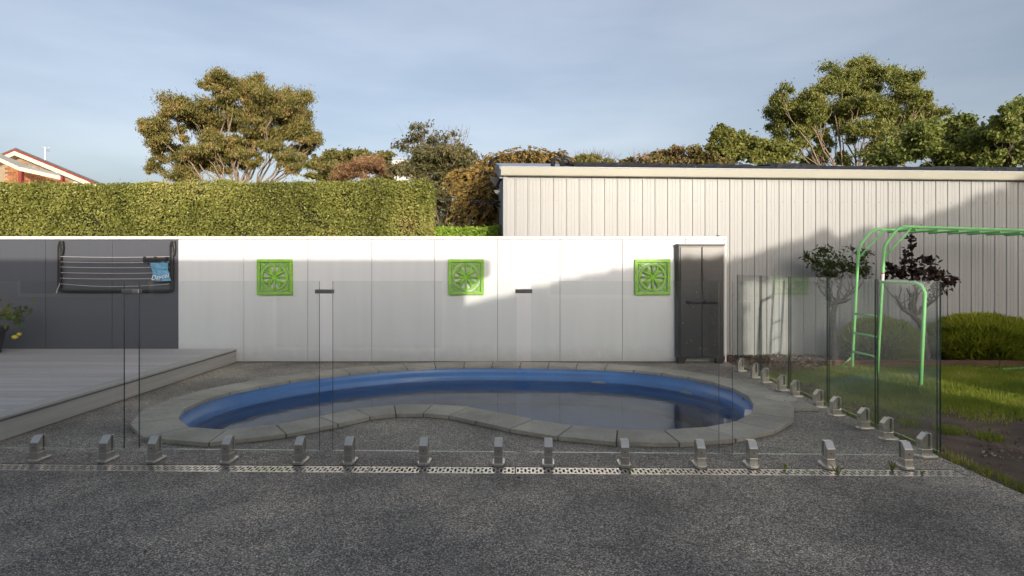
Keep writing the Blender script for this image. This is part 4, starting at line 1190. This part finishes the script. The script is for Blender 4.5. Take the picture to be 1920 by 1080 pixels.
for c, r in bl:
    n_sp = int(150 * r[0] * r[2] / .3)
    for k in range(max(60, n_sp)):
        d = Vector((random.gauss(0, 1), random.gauss(-.25, 1), random.gauss(.1, .9))).normalized()
        base_ = Vector(c) + Vector((d.x * r[0], d.y * r[1], d.z * r[2])) * random.uniform(.68, 1.0)
        dirn = Vector((d.x * .8, d.y * .8, d.z * .3 - .25)).normalized()
        for s in range(16):
            t = s / 15
            p = base_ + dirn * .28 * t + Vector((0, 0, -.14 * t * t)) + Vector((random.gauss(0, .022), random.gauss(0, .022), random.gauss(0, .016)))
            sp_c.append(p); sp_ax.append(dirn + Vector((random.gauss(0, .45), random.gauss(0, .45), -.5 * t)))
leaves('foliage', np.array(sp_c), .095, 3.2, LM['cypress'], root, axis=np.array(sp_ax), spread=.35)
KS = dict(shell=.3, flat=.3, holes=.2, hs=.6)
dome('yellow_shrub', 'yellowish shrub with bare upright twigs behind the shed roof', [(1105, 305, 24, 14), (1135, 306, 20, 14), (1075, 310, 18, 12)], 20, LM['olive'], M['twig'], .14, 3, 1500, .05, 'shrub', axis=(0, 0, 1), spread=.8, **KS)
dome('russet_shrub', 'mottled red and green shrub behind the middle of the shed roof', [(1260, 300, 32, 18), (1220, 308, 28, 13), (1300, 300, 32, 18), (1325, 306, 24, 16), (1180, 310, 20, 10), (1345, 312, 20, 12)], 19, LM['rust'], M['twig'], .13, 1.8, 2200, .06, 'shrub', **KS)
dome('pine_tree', 'small compact pine with clumped needles behind the shed roof', [(1350, 262, 22, 22), (1372, 270, 26, 24), (1345, 290, 24, 18), (1395, 285, 24, 24), (1370, 300, 34, 16), (1352, 248, 12, 14), (1385, 262, 16, 14)], 25, LM['pine'], M['bark_dark'], .15, 2.0, 2600, .12, shell=.35, flat=.1, holes=.25, hs=.35)
dome('dark_tree', 'small dark green tree between the pine and the tall gum', [(1432, 275, 24, 18), (1450, 295, 24, 18), (1420, 298, 20, 14), (1475, 290, 20, 18)], 28, LM['gum_green'], M['bark_dark'], .20, 2.4, 1500, .09, **KS)
dome('dark_understorey', 'dark leafy undergrowth between the stems of the tall gum', [(1540, 295, 20, 16), (1580, 300, 16, 14), (1650, 300, 26, 14), (1515, 300, 16, 16)], 39, LM['fresh'], M['bark_dark'], .26, 2.4, 900, .09, 'shrub', **KS)
dome('leafy_tree', 'bushy mid green tree right of the tall gum', [(1720, 270, 44, 30), (1780, 255, 40, 30), (1830, 270, 40, 34), (1690, 298, 40, 24), (1760, 295, 54, 28), (1830, 300, 44, 28), (1800, 240, 22, 18)], 24, LM['fresh'], M['bark_dark'], .17, 2.0, 3600, .14, **K1)
dome('leafy_tree', 'airy dark green tree at the right edge of the view', [(1890, 225, 24, 28), (1915, 215, 24, 26), (1880, 260, 34, 26), (1910, 285, 40, 36), (1860, 300, 26, 20), (1940, 250, 30, 40)], 22, LM['fresh'], M['bark_dark'], .16, 2.0, 2600, .12, shell=.25, flat=.0, holes=.3, hs=.6, twigs=8)
def bare(name, label, us, v0, v1, d, mat, nn):
    root = thing(name, label, 'tree', (GX(us[0], d), d, 0))
    mb = MB()
    for u in us:
        b0 = Vector((GX(u, d), d, GZ(v0, d) - .8))
        for k in range(nn):
            e = P(u + random.gauss(0, 17), v1 + abs(random.gauss(0, 9)), d + random.uniform(-.5, .5))
            pth = limb(mb, b0, e, .016, .004, wig=.08, seg=5, sides=4)
            for q in range(4):
                s_ = pth[random.choice([2, 3, 4])]; limb(mb, s_, s_ + Vector((random.gauss(0, .14), random.gauss(0, .1), random.uniform(.1, .38))), .006, .003, seg=3, sides=3)
    mb.tube([(GX(us[0], d), d, 0), (GX(us[0], d), d, GZ(v0, d) - .7)], .05, 6)
    mb.build('branches', mat, root)
bare('bare_tree', 'leafless grey twiggy tree behind the left part of the shed roof', (1095, 1130), 312, 278, 22, M['twig'], 16)
bare('bare_tree', 'leafless reddish twiggy tree behind the middle of the shed roof', (1205, 1240), 312, 280, 22, M['twig_red'], 22)
bare('bare_tree', 'pale leafless tree poking above the thin grey-green tree', (800, 850), 300, 232, 21.5, M['twig'], 14)
wh = thing('white_cottage', 'small patch of a distant white cottage wall between the background trees', 'house', (GX(745, 45), 45, 0))
mb = MB(); mb.box((GX(733, 45), 45, 0), (GX(765, 45), 48, GZ(300, 45))); mb.build('wall', M['white_panel'], wh)
mb = MB(); mb.extrude([(GX(731, 45), 44.9, GZ(300, 45)), (GX(767, 45), 44.9, GZ(300, 45)), (GX(749, 45), 44.9, GZ(294, 45))], (0, 3.2, 0)); mb.build('roof', M['roof_steel'], wh)

# ------------------------------------------------------------------ garden bed: sleepers, mulch chips, shrubs
edg = thing('timber_edging', 'low brown timber edging between lawn and garden bed', 'edging', (8, 8.15, 0))
xs_ = [4.28, 6.68, 9.08, 11.48, 13.88]
for a, b in zip(xs_, xs_[1:]):
    mb = MB(); mb.box((a + .003, 8.13, -.03), (b - .003, 8.18, .095)); mb.build('sleeper', M['sleeper'], edg, bevel=.006)
n = 9000
cx_ = RNG.uniform(3.1, 11, n); cy_ = RNG.uniform(7.6, 9.5, n)
ok = (cy_ > 8.2) | ((cx_ < 4.35) & (cy_ > 7.65 + np.maximum(0, cx_ - 3.6) * .6))
cz_ = RNG.uniform(0, .02, n)
o = leaves('bark_chips', np.stack([cx_, cy_, cz_], 1)[ok], .055, 2.4, LM['chips'], axis=(1, 1, 0), spread=1.3)
tag(o, 'loose bark chips covering the garden bed', 'mulch', kind='stuff')
st_order = ('first', 'second', 'third', 'fourth', 'fifth', 'last')
for k, (u, v) in enumerate(((1778, 684), (1797, 684), (1822, 685), (1833, 690), (1846, 688), (1868, 691))):
    d = ground_depth(v, .02); c = Vector((GX(u, d), d, .012)); s = random.uniform(.018, .035)
    bmq = bmesh.new(); bmesh.ops.create_icosphere(bmq, subdivisions=2, radius=s)
    for vtx in bmq.verts:
        vtx.co *= 1 + .3 * noise.noise(vtx.co * 40 + Vector((k, 0, 0))); vtx.co.z *= .55
    me = bpy.data.meshes.new('stone'); bmq.to_mesh(me); bmq.free(); me.materials.append(M['stone'])
    tag(link('stone', me, None, c), 'small pale stone by the timber edging, %s counting away from the glass fence' % st_order[k], 'stone', 'pale stones along the edging')

def standard_tree(name, label, base, pts_trunk, fans, blobs, lm, ls, asp, per):
    root = thing(name, label, 'shrub', base)
    mb = MB(); mb.tube([base] + pts_trunk, [.05] + [.045 - .004 * i for i in range(len(pts_trunk))], 7, cap=False)
    head = Vector(pts_trunk[-1]); tips = []
    for e in fans:
        pth = limb(mb, head, e, .028, .010, sag=-.06, wig=.12, seg=5)
        for q in range(4):
            s_ = pth[random.choice([2, 3, 4, 5])]; t_ = s_ + Vector((random.gauss(0, .10), random.gauss(0, .08), random.uniform(.08, .28)))
            limb(mb, s_, t_, .008, .004, wig=.15, seg=3, sides=4); tips.append(t_)
    mb.build('trunk', M['bark_dark'], root, smooth=True)
    pts = [blob_points(c, r, int(per * r[0] * r[2] / .05), .15, 0, .25, .25) for c, r in blobs]
    leaves('crown', np.concatenate(pts), ls, asp, lm, root, axis=(0, -.3, 0), spread=1.0)
    # thin shoots
    return root
d = 8.75
standard_tree('rose_bush', 'green leafed standard rose with pruned stems behind the side fence', (GX(1566, d), d, 0), [P(1562, 625, d), P(1563, 585, d), P(1568, 570, d)],
              [P(1535, 535, d), P(1550, 520, d), P(1600, 540, d - .1), P(1618, 530, d), P(1580, 515, d + .1), P(1595, 560, d - .15)],
              px_blobs([(1560, 495, 34, 22), (1530, 490, 24, 18), (1590, 500, 36, 22), (1545, 470, 22, 14), (1580, 472, 26, 14), (1620, 505, 20, 22), (1555, 520, 24, 26), (1555, 560, 8, 22), (1512, 480, 12, 12), (1625, 480, 14, 14)], d, 1.0, .1), LM['rose'], .058, 2.2, 300)
d2 = 8.6
standard_tree('purple_shrub', 'dark purple leafed shrub with pruned branches behind the green frame', (GX(1738, d2), d2, 0), [P(1732, 620, d2), P(1724, 604, d2), P(1712, 592, d2)],
              [P(1680, 555, d2), P(1700, 540, d2), P(1722, 535, d2), P(1672, 553, d2 - .1), P(1750, 555, d2), P(1708, 440, d2 + .1), P(1762, 550, d2)],
              px_blobs([(1690, 515, 26, 16), (1720, 510, 30, 20), (1750, 515, 28, 20), (1670, 500, 18, 16), (1700, 490, 18, 12), (1735, 490, 24, 12), (1775, 530, 20, 18), (1755, 545, 18, 14), (1706, 465, 10, 12), (1710, 445, 9, 10), (1702, 480, 8, 10), (1660, 520, 10, 10), (1790, 522, 8, 8)], d2, .9, .1), LM['purple'], .078, 1.6, 165)

def mound(name, label, u, v0, v1, hw, d, n):
    c = P(u, (v0 + v1) / 2 + 8, d); r = (hw * d / FOC, hw * .9 * d / FOC, (v1 - v0) / 2 * d / FOC * 1.05)
    root = thing(name, label, 'shrub', (c.x, d, 0))
    bmq = bmesh.new(); bmesh.ops.create_icosphere(bmq, subdivisions=3, radius=1); mb = MB()
    mb.v = [(c.x + v.co.x * r[0] * .86, c.y + v.co.y * r[1] * .86, max(.0, c.z + v.co.z * r[2] * .86)) for v in bmq.verts]; mb.f = [tuple(v.index for v in f.verts) for f in bmq.faces]; mb.m = [0] * len(mb.f); bmq.free()
    mb.build('inner_twigs', M['core'], root)
    dd = RNG.normal(size=(n, 3)); dd[:, 1] -= .35; dd[:, 2] += .15; dd /= np.linalg.norm(dd, axis=1)[:, None]
    rad = RNG.uniform(.84, 1.04, n) + .05 * np.sin(dd[:, 0] * 9) * np.sin(dd[:, 2] * 8 + dd[:, 1] * 7)
    p = np.array(c) + dd * rad[:, None] * np.array(r); ok = p[:, 2] > .02
    ax = dd * .8 + np.array([0, 0, .7])
    leaves('foliage', p[ok], .095, 6.5, LM['bush'], root, axis=ax[ok], spread=.45)
mound('round_conifer', 'big rounded yellow-green conifer shrub right of the glass fence', 1842, 585, 678, 92, 8.72, 26000)
mound('round_conifer', 'smaller rounded conifer shrub seen through the side glass behind the frame', 1650, 592, 674, 66, 8.75, 16000)

# ------------------------------------------------------------------ lawn
n = 260000
gx_ = RNG.uniform(3.1, 9.5, n); gy_ = RNG.uniform(2.6, 8.12, n)
def vnoise(x, y): return (np.sin(x * 1.7 + 1.3 * np.sin(y * 1.1)) + np.sin(y * 2.3 + 1.1 * np.sin(x * 1.9 + 2)) + .6 * np.sin(x * 4.3 + y * 3.1) + .5 * np.sin(x * 7.7 - y * 6.1 + 1))
dens = np.clip((gx_ - 3.75) * .75 + (gy_ - 5.6) * .55 + .33 * vnoise(gx_, gy_), .0, 1)
strip = (gx_ < 3.22) * .35
tuft = (vnoise(gx_ * 2.3 + 4, gy_ * 2.3) > 1.75) * .6
keep = RNG.uniform(0, 1, n) < np.maximum.reduce([dens, strip, tuft])
keep &= ~((gy_ > 7.65) & (gx_ < 4.3) & (gy_ > 7.7 + (gx_ - 3.6) * .5))
gx_, gy_ = gx_[keep], gy_[keep]; n = len(gx_)
h = RNG.uniform(.022, .062, n); an = RNG.uniform(0, 2 * np.pi, n); w = RNG.uniform(.0025, .005, n); ln = RNG.normal(0, .018, (n, 2))
v = np.empty((n, 3, 3))
v[:, 0] = np.stack([gx_ - w * np.cos(an), gy_ - w * np.sin(an), np.full(n, -.012)], 1)
v[:, 1] = np.stack([gx_ + w * np.cos(an), gy_ + w * np.sin(an), np.full(n, -.012)], 1)
v[:, 2] = np.stack([gx_ + ln[:, 0], gy_ + ln[:, 1], h], 1)
me = bpy.data.meshes.new('grass'); me.vertices.add(n * 3); me.loops.add(n * 3); me.polygons.add(n)
me.vertices.foreach_set('co', v.reshape(-1)); me.loops.foreach_set('vertex_index', np.arange(n * 3, dtype=np.int32)); me.polygons.foreach_set('loop_start', np.arange(0, n * 3, 3, dtype=np.int32)); me.update(calc_edges=True)
me.materials.append(LM['grass'])
tag(link('grass', me), 'patchy lawn grass thinning to bare soil near the patio', 'grass', kind='stuff')

# ------------------------------------------------------------------ green climbing frame
fr_ = thing('climbing_frame', 'light green tubular monkey bar frame standing on the lawn', 'climbing frame', (4.6, 7.6, 0))
RT = .0185
A0, B0, C0 = Vector((4.58, 8.03, 0)), Vector((4.60, 7.50, 0)), Vector((4.66, 6.78, 0))
def upright(b, bend_u, name, endp):
    top = b + Vector((.03, 0, 0)); zt = 1.905
    p1 = Vector((b.x + .09, b.y, 1.62)); p2 = Vector((b.x + .12, b.y, 1.70)); p3 = Vector((b.x + .27, b.y + .01, 1.875)); p4 = Vector((b.x + .36, b.y + .02, zt))
    mb = MB(); mb.tube([b + Vector((0, 0, .0)), p1, p2, p3, p4, endp], RT, 10); mb.build(name, M['green_steel'], fr_, smooth=True)
    mb = MB(); mb.tube([Vector((b.x + .075, b.y, 1.50)), Vector((b.x + .45, b.y + .025, 1.885))], .012, 8); mb.build('corner_brace', M['green_steel'], fr_, smooth=True)
    return p4, endp
EA, EB = Vector((7.9, 8.62, 1.88)), Vector((7.9, 8.02, 1.88))
EA.y = 8.80; EB.y = 8.22
ra = upright(A0, 0, 'top_rail', EA); rb = upright(B0, 0, 'top_rail', EB)
for k in range(9):
    t = .06 + k * .115
    p, q = ra[0].lerp(ra[1], t), rb[0].lerp(rb[1], t)
    mb = MB(); mb.tube([p + Vector((0, 0, -.03)), q + Vector((0, 0, -.03))], .015, 8); mb.build('rung', M['green_steel'], fr_, smooth=True)
for z_ in (GZ(591, 7.77), GZ(628, 7.77), GZ(664, 7.77)):
    mb = MB(); mb.tube([Vector((A0.x + .055 * z_, A0.y, z_)), Vector((B0.x + .055 * z_, B0.y, z_))], .014, 8); mb.build('ladder_rung', M['green_steel'], fr_, smooth=True)
mb = MB(); mb.tube([C0, C0 + Vector((.05, -.0, 1.09)), C0 + Vector((.045, .05, 1.17)), C0 + Vector((.03, .12, 1.20)), B0 + Vector((.065, .02, 1.20))], [.022, .021, .020, .020, .018], 10); mb.build('side_hoop', M['green_steel'], fr_, smooth=True)
mb = MB(); mb.tube([A0 + Vector((0, 0, .012)), A0 + Vector((-.24, .25, .012))], .014, 8); mb.build('ground_foot', M['green_steel'], fr_, smooth=True)
mb = MB(); mb.tube([A0 + Vector((0, 0, .16)), A0 + Vector((-.10, .09, .015))], .008, 6); mb.build('foot_brace', M['green_steel'], fr_, smooth=True)
for b, e in ((EA, 0), (EB, 1)):
    mb = MB(); mb.tube([b, b + Vector((.12, 0, -.10)), b + Vector((.2, 0, -.28)), Vector((b.x + .28, b.y, 0))], RT, 10); mb.build('upright', M['green_steel'], fr_, smooth=True)
    mb = MB(); mb.tube([b + Vector((-.12, 0, -.01)), b + Vector((.19, 0, -.40))], .012, 8); mb.build('corner_brace', M['green_steel'], fr_, smooth=True)
f0 = P(1880, 692, ground_depth(692, .02)); mb = MB(); mb.tube([Vector((f0.x, f0.y, .018)), Vector((8.16, 8.24, .018))], .014, 8); mb.build('ground_foot', M['green_steel'], fr_, smooth=True)
for z0, z1, mt_ in ((1.215, 1.30, 'white_plastic'), (1.30, 1.315, 'sticker_red')):
    mb = MB(); mb.tube([Vector((B0.x + .0555 * z0, B0.y, z0)), Vector((B0.x + .0555 * z1, B0.y, z1))], RT + .0012, 12, cap=False); mb.build('warning_sticker', M[mt_], fr_, smooth=True)

# ------------------------------------------------------------------ potted lemon on the deck
lp = thing('lemon_tree', 'potted lemon with two yellow fruit at the left edge on the deck', 'potted plant', (GX(-28, 8.1), 8.1, DZ))
pc = Vector((GX(-28, 8.1), 8.1, DZ))
mb = MB(); mb.tube([pc + Vector((0, 0, .002)), pc + Vector((0, 0, .30)), pc + Vector((0, 0, .302)), pc + Vector((0, 0, .36))], [.17, .22, .245, .25], 24); pot = mb.build('pot', M['terracotta'], lp, smooth=False)
mb = MB(); mb.tube([pc + Vector((0, 0, .365)), pc + Vector((.02, 0, .55)), pc + Vector((.0, 0, .70))], [.02, .016, .012], 6, cap=False)
tips = [P(15, 585, 7.98), P(38, 590, 7.95), P(45, 575, 7.98), P(20, 598, 7.92), P(-10, 575, 8.05), P(-45, 580, 8.1), P(-60, 600, 8.1), P(5, 590, 8.0), P(32, 600, 7.95)]
for t_ in tips: limb(mb, pc + Vector((0, 0, .62)), t_, .010, .004, sag=.10, wig=.05, seg=5, sides=5)
q0 = P(33, 606, 7.95); q1 = P(33, 622, 7.95); mb.tube([P(34, 598, 7.95), q0, q1], .004, 5)
mb.build('stem', M['twig'], lp, smooth=True)
lc_ = []
for t_ in tips:
    for k in range(13): lc_.append(t_ + Vector((random.gauss(0, .055), random.gauss(0, .05), random.gauss(0, .05))))
leaves('leaf_cluster', np.array(lc_), .095, 1.9, LM['lemon'], lp, axis=(0, 0, .2), spread=1.0)
for u, v, r in ((28, 632, .034), (36, 626.5, .026)):
    bmq = bmesh.new(); bmesh.ops.create_uvsphere(bmq, u_segments=14, v_segments=10, radius=r); c = P(u, v, 7.95)
    for vtx in bmq.verts: vtx.co.x *= 1.2; vtx.co.z *= .92
    me = bpy.data.meshes.new('lemon'); bmq.to_mesh(me); bmq.free(); me.materials.append(M['lemon'])
    for p_ in me.polygons: p_.use_smooth = True
    link('lemon', me, lp, c - pc)

# ------------------------------------------------------------------ what stands behind the camera and throws the shade
house = thing('house_behind', 'rendered flat roofed house behind the viewpoint shading the patio', 'house', (-5, -4, 0))
gain = math.tan(SUN_EL) / math.cos(SUN_AZ); shx = math.tan(SUN_AZ)
EV = -.4
eave_z = GZ(487, WALL_D) + (WALL_D - EV) * gain
eave_x = GX(920, WALL_D) + (WALL_D - EV) * shx
mb = MB(); mb.box((-14, -8, eave_z - .24), (eave_x, EV, eave_z)); mb.build('roof', M['barge'], house)
wx = GX(872, WALL_D) + (WALL_D + 1.0) * shx
mb = MB(); mb.box((-13.6, -7.6, 0), (wx, -1.0, eave_z - .243)); mb.build('wall', M['render'], house)
for a, b, z0, z1 in ((-4.2, -1.4, .05, 2.1), (-8.5, -6.2, .9, 2.1), (.2, 1.7, .9, 2.1)):
    mb = MB(); mb.box((a, -1.0 + .002, z0), (b, -.97, z1)); wnd = mb.build('window', M['barge'], house)
    mb = MB(); mb.box((a + .06, -.969, z0 + .06), (b - .06, -.962, z1 - .06)); mb.build('pane', M['dark_glass'], wnd)
# tree belt right of the house: its top follows the sloping shade edge; a gap lets a blade of sun through
TB = -5.0
sil = []
for u, v, dw in ((850, 583, WALL_D), (960, 556, WALL_D), (1100, 521, WALL_D), (1230, 500, WALL_D), (1290, 484, 8.3), (1340, 487, 8.3), (1370, 495, 9.15), (1440, 472, 9.2), (1500, 452, 9.25), (1600, 444, 9.3), (1680, 424, 9.35), (1780, 398, 9.42), (1900, 345, 9.5), (2100, 330, 9.6)):
    p = P(u, v, dw); sil.append((p.x + (dw - TB) * shx, p.z + (dw - TB) * gain))
gap0, gap1 = GX(1764, 6.35) + (6.35 - TB) * shx, GX(1764, 6.9) + (6.9 - TB) * shx + .12
gap_top = GZ(521, 9.2) + (9.2 - TB) * gain
belt = thing('tree_belt', 'dense garden trees behind the viewpoint, right of the house', 'trees', ((sil[0][0] + sil[-1][0]) / 2, TB, 0))
sx_, sz_ = zip(*sil)
n = 120000
bx_ = RNG.uniform(sx_[0] - 1.0, sx_[-1], n)
tz_ = np.interp(bx_, sx_, sz_) + np.where(bx_ > 9.3, .05, .012) * (np.sin(bx_ * 9) + np.sin(bx_ * 17 + 1))
bz_ = RNG.uniform(0, 1, n) * tz_
by_ = TB + RNG.uniform(-.35, .35, n)
gap0 -= .08; gap1 += .16
ok = ~((bx_ > gap0) & (bx_ < gap1) & (bz_ < gap_top))
leaves('foliage', np.stack([bx_, by_, bz_], 1)[ok], .16, 1.5, LM['shade'], belt)
mb = MB()
for k in range(9):
    x_ = sx_[0] + .5 + k * (sx_[-1] - sx_[0] - 1) / 8
    if gap0 - .2 < x_ < gap1 + .2: x_ += .8
    limb(mb, (x_, TB, 0), (x_ + .1, TB, float(np.interp(x_, sx_, sz_)) - .3), .09, .03)
mb.build('trunk', M['bark_dark'], belt)

# ------------------------------------------------------------------ weeds in the drain
for k, (u, hgt) in enumerate(((1180, .04), (1478, .05), (1566, .07), (1679, .06), (1722, .035))):
    x_ = GX(u, 3.97); y_ = drain_d(x_) + (.055 if k % 2 else -.02)
    wr_ = thing('weed', 'tiny green weed sprouting from the channel drain, %s from the right end' % ('fifth', 'fourth', 'third', 'second', 'first')[k], 'weed', (x_, y_, -.01), 'weeds in the drain')
    mb = MB()
    for q in range(9):
        a = random.uniform(0, 6.28); L = hgt * random.uniform(.6, 1.2); lean = random.uniform(.2, .7) * L
        b0 = Vector((x_, y_, -.012)); t_ = b0 + Vector((math.cos(a) * lean, math.sin(a) * lean, L)); sd = Vector((-math.sin(a), math.cos(a), 0)) * .004
        m_ = b0.lerp(t_, .55) + Vector((0, 0, .2 * L))
        mb.face([b0 - sd * .5, b0 + sd * .5, m_ + sd, t_, m_ - sd])
    mb.build('blades', LM['grass'], wr_)

# ------------------------------------------------------------------ litter on the ground
n = 5200
cx_ = RNG.uniform(3.12, 6.2, n); cy_ = RNG.uniform(2.7, 6.6, n)
ok = RNG.uniform(0, 1, n) < np.clip(.25 + .35 * vnoise(cx_ * 2, cy_ * 2), .05, 1)
o = leaves('soil_clods', np.stack([cx_, cy_, RNG.uniform(-.012, .004, n)], 1)[ok], .034, 1.5, LM['chips'], axis=(1, 1, .2), spread=1.2)
tag(o, 'small clods and crumbs of bare brown soil', 'soil', kind='stuff')
fx_ = np.concatenate([RNG.uniform(-4.0, 3.0, 26), RNG.uniform(2.2, 3.05, 26)]); fy_ = np.concatenate([RNG.uniform(1.6, 4.6, 26), RNG.uniform(2.0, 8.0, 26)])
o = leaves('fallen_leaves', np.stack([fx_, fy_, np.full(52, .006)], 1), .022, 1.8, LM['chips'], axis=(1, .6, 0), spread=.8)
tag(o, 'scattered tiny dry leaves on the patio', 'leaves', kind='stuff')
